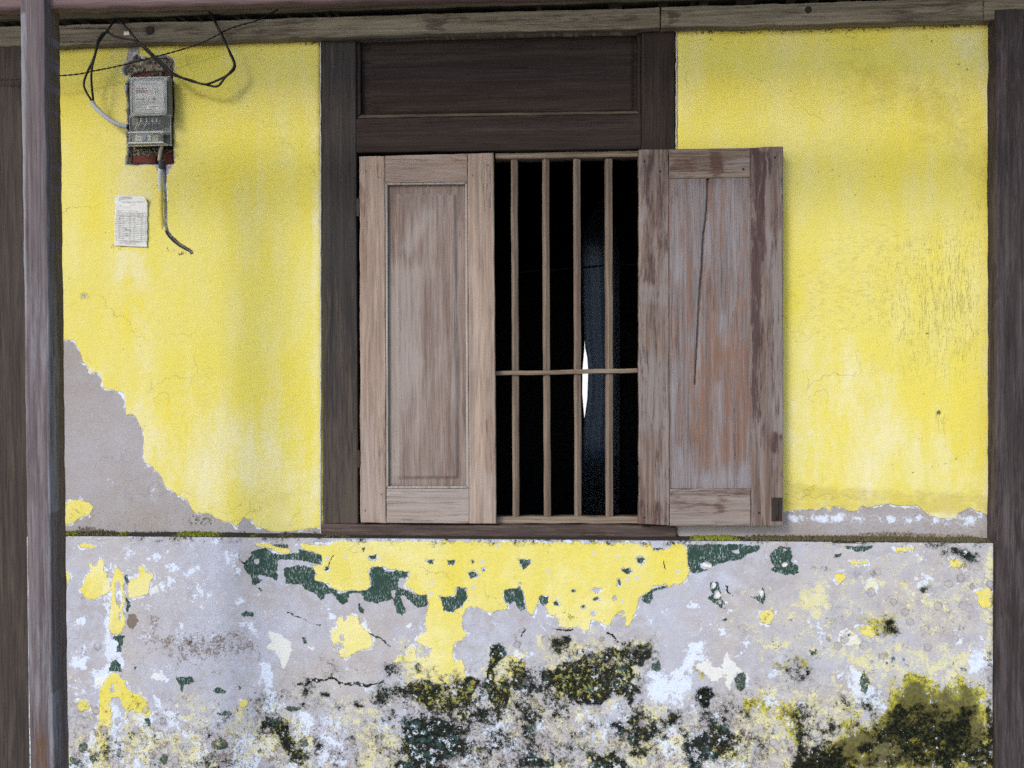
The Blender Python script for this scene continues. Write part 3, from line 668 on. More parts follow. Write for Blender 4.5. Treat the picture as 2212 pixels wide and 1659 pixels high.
black_low = [
 ('8', [(380,1150),(560,1090),(1040,1060),(1100,920),(1420,1040),(1700,920),(2120,860),(2140,1000),(2040,1230),(1450,1330),(1330,1680),(560,1680),(620,1350),(400,1290)], .045, .66),
 ('8', [(1410,1060),(1500,1010),(1640,990),(1700,930),(1900,900),(2000,860),(2100,870),(2120,940),(2060,1020),(2000,1040),(1990,1120),(2040,1180),(1990,1210),(1850,1230),(1750,1270),(1650,1260),(1560,1200),(1500,1160),(1420,1120)], .014, 1.12),
 ('8', [(1450,860),(1530,830),(1620,850),(1640,920),(1760,900),(1700,950),(1560,960),(1470,980)], .02, .6),
 ('8', [(1100,900),(1150,880),(1200,900),(1180,960),(1150,1000),(1140,1090),(1230,1140),(1230,1230),(1200,1300),(1130,1300),(1080,1230),(1080,1100),(1100,1000)], .009, 1.12),
 ('8', [(540,1180),(600,1130),(720,1120),(860,1150),(960,1090),(1040,1110),(1030,1180),(950,1240),(900,1300),(870,1350),(720,1330),(640,1250),(560,1230)], .016, 1.12),
 ('8', [(340,1130),(520,1110),(620,1160),(700,1300),(620,1330),(480,1290),(360,1270),(330,1200)], .02, .75),
 ('8', [(620,1310),(900,1310),(1100,1250),(1230,1290),(1200,1400),(1040,1420),(980,1450),(960,1540),(900,1600),(620,1680),(560,1680),(600,1500),(560,1420)], .03, 1.1),
 ('8', [(1190,1560),(1350,1540),(1450,1600),(1500,1680),(1200,1680)], .018, .85), ('8', [(420,1010),(560,990),(600,1060),(540,1110),(430,1100)], .014, .8),
 ('8', [(500,960),(560,940),(640,970),(700,1090),(600,1090),(540,1020)], .014, .55),
 ('8', el8(1575,860,45,35), .01, .95), ('8', [(-10,1440),(80,1460),(90,1560),(-10,1600)], .014, .8), ('7', [(1660,1340),(1800,1370),(1850,1480),(1950,1560),(1900,1680),(1780,1620),(1700,1400)], .018, .8),
 ('8', el8(65,1208,40,22), .008, .95), ('8', el8(1570,1300,75,34), .014, .8), ('8', el8(270,1270,60,34), .014, .75), ('8', [(150,1280),(500,1290),(600,1400),(640,1600),(300,1659),(100,1600),(60,1450)], .04, .35),
 ('8', [(1230,1160),(1400,1170),(1420,1290),(1300,1310),(1230,1280)], .02, .6), ('8', [(1640,1380),(1760,1350),(1800,1440),(1720,1500)], .02, .65), ('8', [(1400,1290),(1900,1280),(2211,1290),(2211,1659),(1500,1659)], .05, .42),
 ('9', [(165,1150),(260,1150),(290,1200),(250,1290),(200,1290),(165,1230)], .01, .85), ('9', el8(435,1115,45,62), .01, .7), ('9', [(-10,1290),(80,1300),(150,1500),(100,1510),(20,1400),(-10,1400)], .014, .9),
 ('9', [(310,1430),(380,1440),(400,1520),(340,1560)], .012, .8), ('9', el8(460,1440,60,70), .02, .6), ('9', el8(1225,1270,50,45), .014, .8), ('9', el8(875,1062,18,16), .004, 1.1), ('9', el8(1135,822,18,14), .006, 1.0),
 ('9', [(1320,1330),(1450,1250),(1600,1260),(1750,1280),(1880,1290),(1900,1400),(1960,1500),(1990,1680),(1100,1680),(1250,1600),(1330,1560),(1320,1440)], .05, 1.12),
 ('9', [(850,1600),(1100,1560),(1300,1540),(1300,1680),(780,1680)], .03, .85), ('9', [(1170,1100),(1260,1070),(1320,1180),(1320,1290),(1220,1300),(1180,1200)], .014, .5),
 ('9', [(1690,290),(1800,280),(1930,320),(1930,380),(1860,370),(1700,330)], .014, .72), ('9', [(1960,880),(2015,880),(2025,1659),(1960,1659),(1975,1200)], .008, .72), ('9', [(1990,400),(2025,400),(2028,900),(2000,900)], .005, .6),
 ('9', el8(1030,740,40,40), .02, .6), ('9', el8(1370,800,60,60), .02, .6), ('9', el8(1270,450,26,30), .01, .6), ('9', el8(930,415,40,14), .01, .65), ('9', el8(1580,460,50,40), .015, .5), ('9', el8(1590,540,55,22), .012, .62), ('9', el8(900,1330,60,60), .02, .6), ('9', el8(350,1300,28,50), .01, .85),
 ('9', [(600,1000),(900,900),(960,1100),(700,1170)], .04, .42), ('9', [(100,1150),(560,1180),(700,1420),(860,1600),(200,1659),(60,1500)], .05, .45),
 ('7', [(1690,1180),(1960,1090),(2080,1200),(2211,1240),(2211,1350),(1900,1300),(1720,1260)], .03, .50), ('7', [(2000,960),(2120,1000),(2140,1100),(2020,1120)], .02, .55), ('7', [(420,1480),(960,1380),(1200,1560),(1100,1680),(420,1680)], .06, .34), ('7', [(1300,1280),(1560,1280),(1700,1400),(1500,1540),(1300,1460)], .05, .42),
 ('7', [(450,1240),(600,1250),(600,1380),(470,1350)], .03, .45)]
black_lines = [('8', [(-100,1150),(-20,1130),(60,1110),(120,1102),(160,1128),(240,1135),(420,1130)], .0026), ('8', [(150,1128),(165,1160)], .002), ('8', [(0,1130),(40,1128)], .002), ('8', [(340,820),(420,850),(470,900)], .0012), ('8', [(1300,790),(1320,800),(1290,840)], .0012), ('8', [(1480,790),(1560,795),(1620,790)], .0014), ('8', [(1830,820),(1920,890)], .0014), ('9', [(330,520),(390,590)], .0006), ('7', [(1480,330),(1530,410)], .0006), ('7', [(1790,690),(2000,770)], .0006), ('8', [(130,340),(80,410)], .0012), ('8', [(2180,370),(2190,410)], .001)]
brown_low = [('7', [(850,830),(930,800),(1100,810),(1300,790),(1430,780),(1520,800),(1600,880),(1660,985),(1450,985),(1300,1010),(1100,1040),(1050,980),(930,900)], .03, .85), ('7', [(900,690),(960,700),(1015,740),(990,795),(940,770)], .01, .8),
 ('7', [(440,860),(660,870),(660,970),(480,960)], .03, .55), ('7', [(1300,1040),(1400,1050),(1380,1100),(1310,1090)], .012, .7), ('7', [(1430,1040),(1540,1040),(1500,1130),(1440,1110)], .016, .5), ('7', el8(826,742,34,52), .002, 3.0), ('7', el8(520,605,16,14), .01, 1.2), ('7', el8(1765,1185,22,24), .008, 1.2),
 ('9', [(1680,280),(1940,290),(1930,430),(1840,470),(1680,400)], .03, .7), ('9', el8(930,410,60,30), .015, .8), ('9', [(850,620),(1500,600),(1900,640),(1900,900),(1400,860),(1000,840)], .06, .42), ('9', [(1420,780),(1700,760),(1950,860),(1900,980),(1500,900)], .04, .30),
 ('9', [(100,1100),(700,1000),(1200,1100),(1200,1659),(200,1659)], .08, .50), ('8', [(560,1250),(1000,1300),(1280,1380),(1100,1480),(700,1640),(560,1500)], .04, .75), ('8', [(1220,1180),(1420,1190),(1420,1300),(1250,1290)], .02, .9), ('8', [(1160,790),(1340,790),(1370,900),(1300,960),(1180,860)], .02, .5), ('8', [(220,1010),(310,1020),(330,1060),(230,1070)], .012, .8), ('8', [(0,1240),(560,1260),(640,1659),(0,1659)], .06, .45), ('8', [(1400,1300),(2211,1280),(2211,1659),(1400,1659)], .08, .45), ('7', [(400,700),(2211,900),(2211,1659),(400,1659)], .10, .22)]
moss_low = [('9', [(1380,1180),(1480,1080),(1600,1100),(1700,1160),(1800,1120),(1900,1130),(1960,1200),(1990,1400),(2010,1680),(760,1680),(900,1600),(1040,1500),(1120,1420),(1260,1400),(1340,1300)], .045, 1.0),
 ('9', [(420,1300),(460,1210),(600,1195),(720,1240),(800,1210),(810,1330),(860,1390),(860,1500),(780,1520),(700,1440),(640,1380),(560,1330),(480,1330)], .018, .50), ('9', [(640,1000),(760,950),(880,980),(870,1060),(760,1010),(700,1060),(650,1050)], .012, .42),
 ('9', [(1180,720),(1300,700),(1420,700),(1420,800),(1370,870),(1300,850),(1240,780)], .014, .50), ('9', [(1090,1280),(1200,1290),(1260,1500),(1100,1560),(1000,1500)], .03, .50), ('9', [(540,700),(650,670),(640,760),(580,780)], .01, .32), ('9', [(120,995),(200,1040),(250,1110),(200,1120)], .008, .45),
 ('8', [(600,1150),(900,1190),(1000,1150),(1010,1240),(900,1330),(700,1300)], .03, .42), ('8', [(1130,980),(1200,1100),(1240,1250),(1130,1280),(1090,1100)], .02, .42), ('8', [(1440,1060),(1720,1020),(1720,1240),(1500,1230)], .03, .45), ('8', [(2050,860),(2110,900),(2080,980),(1960,960)], .02, .42), ('8', [(1960,1020),(2000,1060),(1980,1100),(1940,1060)], .01, .5), ('8', [(1220,420),(1280,430),(1270,490),(1230,490)], .012, .30), ('8', [(1490,660),(1600,650),(1700,780),(1500,760)], .02, .30),
 ('7', [(780,1190),(860,1210),(890,1260),(850,1320),(800,1270)], .012, .40), ('7', [(700,750),(725,760),(715,800),(695,790)], .008, .42), ('7', [(2010,1010),(2120,1040),(2100,1110),(2010,1100)], .02, .40), ('7', el8(1860,1560,40,40), .01, .5), ('7', [(650,580),(690,590),(680,660),(650,630)], .01, .4)]
pale_low = [('9', [(820,520),(960,460),(1010,540),(1000,700),(920,740),(860,680),(810,640)], .02, .9), ('9', [(1200,460),(1300,470),(1310,550),(1230,580)], .014, .9), ('9', [(1440,480),(1500,480),(1480,560),(1420,560)], .012, .8), ('9', [(1540,590),(1720,580),(1720,640),(1660,720),(1560,670)], .02, .8),
 ('9', [(560,850),(900,800),(1100,820),(1400,880),(1900,900),(1900,1100),(1500,1120),(1200,1100),(900,960),(600,960)], .05, .72), ('9', [(540,1100),(1200,1150),(1300,1400),(900,1600),(200,1659),(300,1450)], .06, .66), ('9', [(1280,930),(1900,900),(1900,1150),(1400,1150)], .04, .75), ('9', [(1700,420),(1960,440),(1990,560),(1800,620)], .04, .6),
 ('9', [(360,600),(900,560),(900,900),(360,860)], .06, .42), ('9', [(900,340),(1990,330),(1990,900),(900,900)], .08, .42), ('9', [(1960,260),(2028,260),(2028,1000),(1950,1000)], .01, .75),
 ('8', [(540,880),(640,880),(720,1000),(760,1120),(600,1130),(520,1020)], .03, .9), ('8', [(560,1100),(1040,1080),(1010,1300),(800,1340),(600,1260)], .03, .85), ('8', [(1080,920),(1320,940),(1330,1100),(1240,1300),(1080,1260)], .03, .85), ('8', [(1420,840),(2110,860),(2000,1250),(1500,1230),(1420,1060)], .04, .80), ('8', [(380,1450),(600,1480),(600,1659),(400,1620)], .03, .75), ('8', [(1600,1480),(2211,1450),(2211,1659),(1600,1659)], .05, .72), ('8', [(1900,1280),(2211,1260),(2211,1500),(2000,1480)], .03, .8), ('8', [(600,900),(640,900),(640,1000),(600,1000)], .02, .7),
 ('7', [(420,1380),(1000,1450),(1400,1500),(1400,1680),(420,1680)], .08, .58), ('7', [(1450,1250),(1560,1300),(1540,1420),(1440,1400)], .02, .8), ('7', [(1080,1410),(1280,1420),(1300,1500),(1180,1520)], .02, .8), ('7', [(800,1280),(950,1310),(940,1340),(850,1400),(790,1500),(760,1450)], .014, .85)]
wash_low = [('7', [(560,1060),(660,1040),(700,1080),(640,1160),(600,1200),(570,1130)], .02, .9), ('7', [(640,480),(700,480),(700,860),(760,860),(790,1050),(650,1060),(660,850)], .014, .8), ('7', [(780,300),(860,300),(800,470),(770,470)], .02, .6), ('7', [(1630,1000),(1680,1000),(1730,1260),(1800,1300),(1640,1300)], .02, .9), ('7', [(1250,730),(1650,700),(1700,880),(1620,880),(1540,780)], .03, .45), ('7', [(950,1020),(1050,1100),(1040,1140),(970,1110)], .01, .9), ('7', [(580,1380),(640,1420),(640,1659),(560,1659)], .02, .8), ('7', [(840,1330),(970,1350),(980,1600),(880,1659),(800,1659),(880,1450)], .03, .85), ('7', [(460,1520),(600,1480),(640,1659),(440,1659)], .03, .6), ('7', [(1300,1280),(1450,1290),(1380,1400),(1300,1440)], .02, .6), ('7', [(450,730),(530,720),(520,790),(450,780)], .01, .9), ('7', [(460,980),(540,980),(540,1060),(460,1030)], .02, .8), ('7', [(430,260),(900,280),(1500,290),(1500,700),(900,700)], .08, .30),
 ('8', [(640,1500),(900,1480),(980,1659),(640,1659)], .03, .8), ('8', [(1180,1540),(1340,1520),(1400,1659),(1180,1659)], .03, .8), ('8', [(980,1180),(1080,1200),(1060,1280),(980,1260)], .01, .8), ('8', [(1230,1080),(1400,1080),(1400,1180),(1230,1180)], .02, .9), ('8', [(1640,900),(1740,900),(1740,960),(1660,960)], .014, .9), ('8', [(1560,980),(1660,960),(1640,1060),(1560,1050)], .02, .7), ('8', [(1280,1360),(1420,1360),(1420,1450),(1300,1440)], .02, .9), ('8', [(1640,1320),(1960,1330),(1900,1450),(1660,1460)], .03, .75), ('8', [(2050,1040),(2211,1060),(2211,1290),(2060,1250)], .03, .9), ('8', [(310,700),(340,760),(370,880),(330,900)], .01, .8), ('8', [(580,760),(680,760),(670,840),(590,820)], .014, .6),
 ('9', [(100,880),(220,860),(260,960),(180,1010),(140,1100),(60,1000)], .02, 1.0), ('9', [(0,1050),(140,1080),(100,1300),(0,1290)], .02, .9), ('9', [(1050,1060),(1160,1040),(1330,1180),(1330,1290),(1190,1260),(1080,1180)], .02, .9), ('9', [(1590,1190),(1690,1210),(1680,1280),(1600,1260)], .014, 1.0), ('9', [(1740,1090),(1810,1110),(1800,1220),(1740,1220)], .012, 1.0), ('9', [(1800,880),(1990,900),(1990,1180),(1880,1150)], .03, .7), ('9', [(1200,490),(1300,500),(1320,560),(1230,570)], .02, .8), ('9', [(1810,1560),(1900,1560),(1900,1640),(1830,1640)], .01, 1.1), ('9', [(1890,1520),(1990,1520),(1980,1659),(1900,1659)], .014, .8), ('9', [(600,960),(700,960),(680,1080),(600,1080)], .02, .7), ('9', [(380,1080),(500,1060),(500,1160),(400,1170)], .02, .7), ('9', [(680,1290),(730,1290),(730,1350),(680,1350)], .008, 1.1), ('9', [(1520,460),(1620,450),(1600,560),(1500,560)], .03, .6), ('9', [(200,640),(420,720),(400,840),(220,820)], .05, .5)]

xs = np.arange(x_l, x_r, .0032); zs = np.concatenate([np.arange(-.0, .16, .02), np.arange(.16, ledge_z, .0032), [ledge_z]])
XX, ZZ = np.meshgrid(xs, zs); XX = XX.ravel(); ZZ = ZZ.ravel()
WX = XX + (fbm(XX * 26, ZZ * 26, 5, .62) - .5) * .030; WZ = ZZ + (fbm(XX * 26 + 50, ZZ * 26 + 31, 5, .62) - .5) * .030
SX = XX + (fbm(XX * 60, ZZ * 60, 4, .6) - .5) * .010; SZ = ZZ + (fbm(XX * 60 + 50, ZZ * 60 + 31, 4, .6) - .5) * .010
sY = union(SX, SZ, [xz(p, c, YD) for c, p in yellow_low])
for c, p in yellow_holes: sY = np.minimum(sY, -sdf_poly(SX, SZ, xz(p, c, YD)))
sG = union(SX, SZ, [xz(p, c, YD) for c, p in green_low])
for c, p in green_holes: sG = np.minimum(sG, -sdf_poly(SX, SZ, xz(p, c, YD)))
sC = union(WX, WZ, [xz(p, c, YD) for c, p in cream_low])
sY = np.minimum(sY, -sG - .0008)
soft.k = 1.45
dK = soft(WX, WZ, black_low, YD)
for c, p, w in black_lines: dK = np.maximum(dK, 1.3 * sstep(-w - .0025, -w * .5, sdf_line(WX, WZ, xz(p, c, YD))))
dK = np.maximum(dK, .9 * sstep(.035, .0, ledge_z - WZ) * .42)
dB = soft(WX, WZ, brown_low, YD); dM = soft(WX, WZ, moss_low, YD); dP = soft(WX, WZ, pale_low, YD); dW = soft(WX, WZ, wash_low, YD); soft.k = 1.0
low_t = sstep(bp(0, 1400, YD)[2], bp(0, 1600, YD)[2], WZ)
mott = fbm(XX * 7 + 3, ZZ * 7 + 8, 5, .6)
xr_ = sstep(bp(420, 1500, YD)[0], bp(800, 1500, YD)[0], WX) * (1 - .45 * sstep(bp(1350, 1500, YD)[0], bp(1500, 1500, YD)[0], WX))
dK = np.maximum(dK, low_t * (.10 + .25 * xr_ + (.35 + .5 * xr_) * sstep(.44, .62, mott)))
dP = np.maximum(dP, low_t * .7 * sstep(.42, .6, fbm(XX * 8 + 13, ZZ * 8 + 2, 4, .6)))
dW = np.maximum(dW, low_t * (.9 - .35 * xr_) * sstep(.45, .62, fbm(XX * 9 + 33, ZZ * 9 + 22, 4, .6)))
dB = np.maximum(dB, low_t * .7); dW = dW * (1 + .3 * (1 - xr_))
dK = dK * (.72 + .56 * sstep(.35, .65, fbm(XX * 16 + 1, ZZ * 16 + 4, 4, .6)))
chipd = .0009 * sstep(-.001, .001, np.maximum(sY, sC)) + .0006 * sstep(-.001, .001, sG)
def yf_low(X, Z):
    edge = np.minimum(ledge_z - Z, x_r - X)
    r = .006
    rnd_ = r * (1 - np.sqrt(np.clip(1 - (1 - np.clip(edge / r, 0, 1)) ** 2, 0, 1)))
    return YD + (fbm(X * 3, Z * 3, 3) - .5) * .006 + (fbm(X * 40, Z * 40, 3) - .5) * .0018 - chipd + rnd_
me, _, _ = relief('low_wall', xs, zs, yf_low, .12)
zero = np.zeros(len(XX))
attr(me, 'layers', sY, sG, sC); attr(me, 'growth', dK, dB, dM); attr(me, 'extra', dP, zero + .12 * sstep(.12, .0, ledge_z - WZ), dW)
low = link('low_wall', me, M_low, label='low wall below the window with peeling yellow, green and white paint, mould and moss', cat='wall')

# ------------------------------------------------------------------ upper walls
zt = bp(1100, 50, 0)[2]
zb = ledge_z - .03
def axis_fine(a, b, base, fa, fb, fine):
    o = [a]
    while o[-1] < b:
        c = o[-1]; o.append(c + (fine if fa < c < fb else base))
    o[-1] = b
    return np.array(o)
xl0 = bp(60, 600)[0]; xl1 = bp(694, 600)[0]
na = bp(255, 110); nb_ = bp(410, 370)
xs = axis_fine(xl0, xl1, .005, na[0], nb_[0], .0022)
zs = axis_fine(zb, zt, .005, bp(0, 560)[2], na[2] + .02, .0028)
XX, ZZ = np.meshgrid(xs, zs); XX = XX.ravel(); ZZ = ZZ.ravel()
gray_poly = xz([(250,560),(465,560),(490,600),(510,650),(520,690),(555,735),(570,770),(610,760),(640,800),(645,865),(700,875),(775,890),(790,940),(795,1030),(830,1025),(870,1060),(880,1100),(910,1140),(905,1190),(905,1280),(915,1330),(960,1360),(1000,1400),(1025,1440),(1035,1480),(1100,1525),(1180,1570),(1213,1635),(1235,1655)], '4')
gray_poly = np.concatenate([gray_poly, xz([(1300,70),(1340,100),(1400,120),(1450,130),(1470,160),(1520,100),(1570,110),(1590,150),(1680,180),(1760,190),(1850,180),(1900,170),(1980,160),(2040,150),(2040,300),(250,300)], '7')])
sY = -sdf_poly(XX, ZZ, gray_poly)
isl = sdf_poly(XX, ZZ, xz([(300,8),(400,5),(440,-10),(500,-14),(560,5),(585,40),(560,80),(500,100),(440,140),(300,160)], '7'))
sY = np.maximum(sY, isl)
sY = np.minimum(sY, -sdf_poly(XX, ZZ, xz(el8(530,284,18,13), '4')))
niche = xz([(838,480),(800,480),(792,440),(815,400),(850,385),(872,345),(900,370),(925,378),(1000,372),(1060,362),(1100,375),(1112,400),(1105,470),(1108,600),(1112,690),(1104,760),(1102,860),(1108,1000),(1112,1045),(1060,1058),(1000,1052),(930,1050),(860,1056),(810,1050),(812,1020),(820,980),(818,860),(822,760),(822,640),(808,560)], '1')
sN = sdf_poly(XX, ZZ, niche)
deep = xz([(838,500),(835,470),(900,450),(980,445),(1050,445),(1104,450),(1106,690),(1100,860),(1104,1000),(1106,1042),(1000,1046),(860,1046),(824,1040),(822,860),(826,640)], '1')
sD = sdf_poly(XX, ZZ, deep)
fleckN = sstep(-.02, -.001, sN) * sstep(.002, -.001, sN)
sNc = np.minimum(sY, -sdf_poly(XX, ZZ, xz([(830,290),(890,290),(900,340),(870,350),(850,385),(815,395),(800,440),(820,340)], '1')))
sY = np.minimum(sNc, -(sN + .005))
# chase cut for the buried pipe
chase = xz([(1052,1060),(1056,1120),(1054,1180),(1058,1260),(1062,1380),(1062,1440),(1075,1490),(1110,1530),(1150,1565),(1225,1612),(1228,1622)], '1')
cl = sdf_line(XX, ZZ, chase, .06)
sY = np.minimum(sY, -(cl + .0045))
rub = sdf_poly(XX, ZZ, xz([(990,1050),(1110,1050),(1085,1100),(1070,1140),(1075,1300),(1062,1300),(1058,1140),(1020,1120)], '1'))
sY = np.minimum(sY, -rub)
gn = (fbm(XX * 90, ZZ * 90, 4, .6) - .5)
def yf_ul(X, Z):
    y = (fbm(X * 2.5, Z * 2.5, 3) - .5) * .007 + (fbm(X * 45, Z * 45, 2) - .5) * .0007
    y += .0012 * (sY < 0)
    y += sstep(-.002, .003, sN) * (.012 + gn * .012) + sstep(-.001, .003, sD) * (.022 + gn * .016)
    y += .016 * sstep(-.0055, -.0018, cl)
    y += .004 * sstep(zb + .02, zb, Z) 
    return y
me, _, _ = relief('upper_wall', xs, zs, yf_ul, .12, .006)
dK = .85 * np.maximum(sstep(.016, 0, np.abs(ZZ - bp(400, 1152)[2])) * (fbm(XX * 9, ZZ * 3, 3) > .5), 0)
dK = np.maximum(dK, soft(XX, ZZ, [('7', [(480,150),(560,150),(650,170),(640,195),(480,195)], .008, .9), ('7', [(1200,60),(1330,80),(1380,150),(1280,160),(1160,150)], .02, .6)]))
dB = soft(XX, ZZ, [('4', [(400,820),(640,850),(640,880),(400,870)], .02, .5), ('7', [(400,0),(1300,60),(1300,200),(400,200)], .04, .5)])
stn = soft(XX, ZZ, [('4', [(1200,1500),(2000,1480),(2000,1600),(1300,1640)], .03, .42), ('4', el8(530,284,34,28), .005, 1.2), ('1', [(420,960),(520,960),(520,1010),(430,1010)], .02, .4), ('1', el8(1810,780,40,30), .02, .3)])
wsh = soft(XX, ZZ, [('4', [(730,0),(960,0),(960,800),(830,800)], .04, .65), ('4', [(1400,1200),(1500,1180),(1600,1250),(1640,1500),(1380,1500)], .05, .9), ('1', [(740,1060),(950,1060),(950,1300),(740,1300)], .03, .7), ('1', [(740,1590),(950,1590),(950,1800),(750,1800)], .02, .9), ('4', [(300,800),(2000,1000),(2000,1659),(400,1659)], .25, .85), ('4', [(1960,-800),(2020,-800),(2020,1659),(1940,1659)], .02, .75), ('7', [(440,120),(1300,90),(1300,200),(440,200)], .03, .5), ('4', [(930,1480),(1000,1480),(1000,1580),(940,1580)], .01, 1.4), ('4', [(1030,1440),(1220,1640),(1050,1600)], .02, 1.1), ('4', [(530,700),(650,760),(650,850),(520,840)], .02, .9), ('7', [(900,80),(1100,70),(1080,170),(920,170)], .02, 1.0)])
fl = soft(XX, ZZ, [('1', [(1740,242),(2050,240),(2050,280),(1960,300),(1740,262)], .006, .9), ('1', [(360,280),(900,255),(1740,235),(1740,262),(900,290),(360,300)], .006, .45), ('1', [(970,1170),(1020,1170),(1020,1260),(970,1260)], .01, .55), ('1', [(1060,1560),(1140,1600),(1230,1610),(1230,1640),(1100,1640),(1060,1600)], .006, .8), ('1', [(700,1560),(800,1560),(800,1610),(700,1600)], .008, .8), ('1', [(1000,1400),(1070,1400),(1070,1430),(1000,1430)], .006, .7)])
fl = np.maximum(fl, fleckN * .75)
fl = np.maximum(fl, .55 * sstep(.012, 0, xl1 - XX)); fl = np.maximum(fl, 1.4 * sstep(-.0035, -.001, cl))
attr(me, 'layers', sY, sN, zero[:len(XX)] if len(zero) >= len(XX) else np.zeros(len(XX)))
attr(me, 'growth', dK, dB, np.zeros(len(XX))); attr(me, 'extra', np.zeros(len(XX)), stn, wsh)
attr(me, 'marks', np.zeros(len(XX)), soft(XX, ZZ, [('4', [(1200,1500),(2000,1450),(2000,1650),(1300,1650)], .03, .5)]), fl)
wallL = link('upper_wall', me, M_up, label='yellow wall with the electricity meter, grey bare plaster at its lower corner', cat='wall')

xr0 = bp(1462, 600)[0]; xr1 = bp(2148, 600)[0]
xs = np.arange(xr0, xr1, .005); zs = np.arange(zb, zt, .005)
XX, ZZ = np.meshgrid(xs, zs); XX = XX.ravel(); ZZ = ZZ.ravel()
yb = xz([(-300,1490),(757,1490),(800,1480),(880,1475),(940,1465),(955,1480),(1000,1460),(1040,1480),(1060,1455),(1100,1455),(1150,1480),(1210,1480),(1230,1445),(1260,1460),(1320,1450),(1370,1435),(1450,1445),(1530,1450),(1570,1450),(1600,1480),(1640,1510),(1720,1525),(1800,1525),(1820,1490),(1880,1460),(1930,1480),(1990,1505),(2100,1500),(2100,-3000),(-300,-3000)], '6')
sY = sdf_poly(XX, ZZ, yb)
def yf_ur(X, Z):
    y = (fbm(X * 2.5 + 9, Z * 2.5, 3) - .5) * .010 + (fbm(X * 45, Z * 45, 2) - .5) * .0007 + .0016 * (sY < 0)
    pit = marksR * np.clip(fbm(X * 110, Z * 22, 3, .6) - .55, 0, 1) * .004
    return y + pit
marksR = soft(XX, ZZ, [('6', [(1300,0),(1500,-200),(1700,-350),(2000,-500),(2010,500),(1900,650),(1500,700),(1300,500)], .14, .75), ('6', [(1500,0),(1900,-200),(1980,300),(1800,420),(1500,420)], .10, 1.0), ('6', [(1650,870),(1760,870),(1740,1010),(1690,1010)], .012, .8)])
me, _, _ = relief('upper_wall', xs, zs, yf_ur, .12, .010)
m2 = soft(XX, ZZ, [('6', [(760,-100),(1400,-350),(1900,-200),(1500,350),(900,500),(770,400)], .12, .9), ('3', [(1050,330),(1500,350),(1950,450),(1950,800),(1300,850),(900,700)], .12, .8), ('6', [(760,1330),(2000,1330),(2000,1480),(760,1470)], .02, .9), ('3', el8(860,500,60,16), .01, .7)])
fl = soft(XX, ZZ, [('3', [(110,160),(1000,140),(2020,120),(2030,170),(1000,200),(110,220)], .008, .80), ('3', [(110,200),(1900,170),(1900,280),(110,280)], .03, .35), ('6', el8(1695,882,16,10), .004, 2.2), ('3', el8(800,530,6,22), .003, 1.2), ('6', el8(1620,403,28,6), .003, 1.3), ('3', [(1790,370),(1900,410),(1960,480),(1940,490),(1850,420),(1790,390)], .006, .7)])
fl = np.maximum(fl, .6 * sstep(.014, 0, xr1 - XX)); fl = np.maximum(fl, .45 * sstep(.010, 0, XX - xr0))
stn = soft(XX, ZZ, [('3', [(1000,330),(1500,350),(2000,500),(2000,1100),(1700,1000),(1200,560)], .16, .75), ('6', [(760,1300),(1500,1360),(2010,1380),(2010,1520),(760,1480)], .02, .85), ('3', [(1150,380),(1350,400),(1300,500),(1180,490)], .04, .9), ('6', [(1200,0),(2000,0),(2000,700),(1300,700)], .15, .4)])
wsh = soft(XX, ZZ, [('6', [(760,900),(2000,1000),(2000,1400),(760,1400)], .10, .55), ('6', [(880,1100),(1010,1100),(1010,1330),(890,1330)], .03, .8), ('6', [(1240,1050),(1300,1050),(1300,1400),(1240,1400)], .02, .8), ('6', [(1660,1000),(1800,1000),(1800,1420),(1680,1420)], .04, .7), ('6', [(1960,200),(2010,200),(2010,1500),(1950,1500)], .02, .8), ('3', [(1750,200),(2020,150),(2030,500),(1900,450),(1750,330)], .04, .75), ('3', [(1950,500),(2010,500),(2010,900),(1980,900)], .015, .8), ('6', [(760,1470),(2010,1480),(2010,1620),(1500,1590),(760,1580)], .03, 1.30), ('6', [(770,300),(1300,500),(1900,1400),(770,1400)], .2, .8)])
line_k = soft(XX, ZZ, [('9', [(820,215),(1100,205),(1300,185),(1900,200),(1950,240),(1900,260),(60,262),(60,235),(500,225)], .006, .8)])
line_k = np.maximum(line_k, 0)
for p in ([(1300,1380),(1310,1290),(1335,1250)], [(1530,1250),(1640,1215),(1780,1180),(1830,1130),(1880,1060),(1950,1040)], [(1540,1030),(1700,1070),(1830,1130),(1920,1130)]):
    fl = np.maximum(fl, .9 * sstep(-.0028, -.0006, sdf_line(XX, ZZ, xz(p, '6'))))
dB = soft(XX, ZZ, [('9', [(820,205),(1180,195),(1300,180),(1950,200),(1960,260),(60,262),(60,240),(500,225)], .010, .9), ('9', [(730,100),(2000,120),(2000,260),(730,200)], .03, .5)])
z0 = np.zeros(len(XX))
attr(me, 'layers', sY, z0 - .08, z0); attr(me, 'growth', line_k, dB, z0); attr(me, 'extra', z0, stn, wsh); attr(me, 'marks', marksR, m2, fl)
wallR = link('upper_wall', me, M_up, label='yellow wall beside the open shutter, scratched, with a bare grey strip at its foot', cat='wall')

# rendered lips (paint-smeared mortar beads) along the window frame
M_lip = plain('white mortar bead', (.50, .48, .42), .9, .45, 90)
def lip(pts, Y, r, label, sd):
    rr = random.Random(sd); P = []
    for (x, y) in pts:
        for k in range(1): P.append(bp(x + rr.uniform(-.8, .8), y, Y))
    tube('mortar_bead', P, lambda t: r * (.65 + .5 * (math.sin(t * 71 + sd) * .5 + .5) * rr.random()), M_lip, None, seg=6, sub=3, label=label, cat='mortar')
lip([(692.5, y) for y in range(84, 1165, 22)], -.001, .0032, 'thin whitish mortar bead along the window frame beside the meter wall', 3)
lip([(1461, y) for y in range(60, 330, 14)], -.001, .0028, 'thin whitish mortar bead above the open shutter', 5)

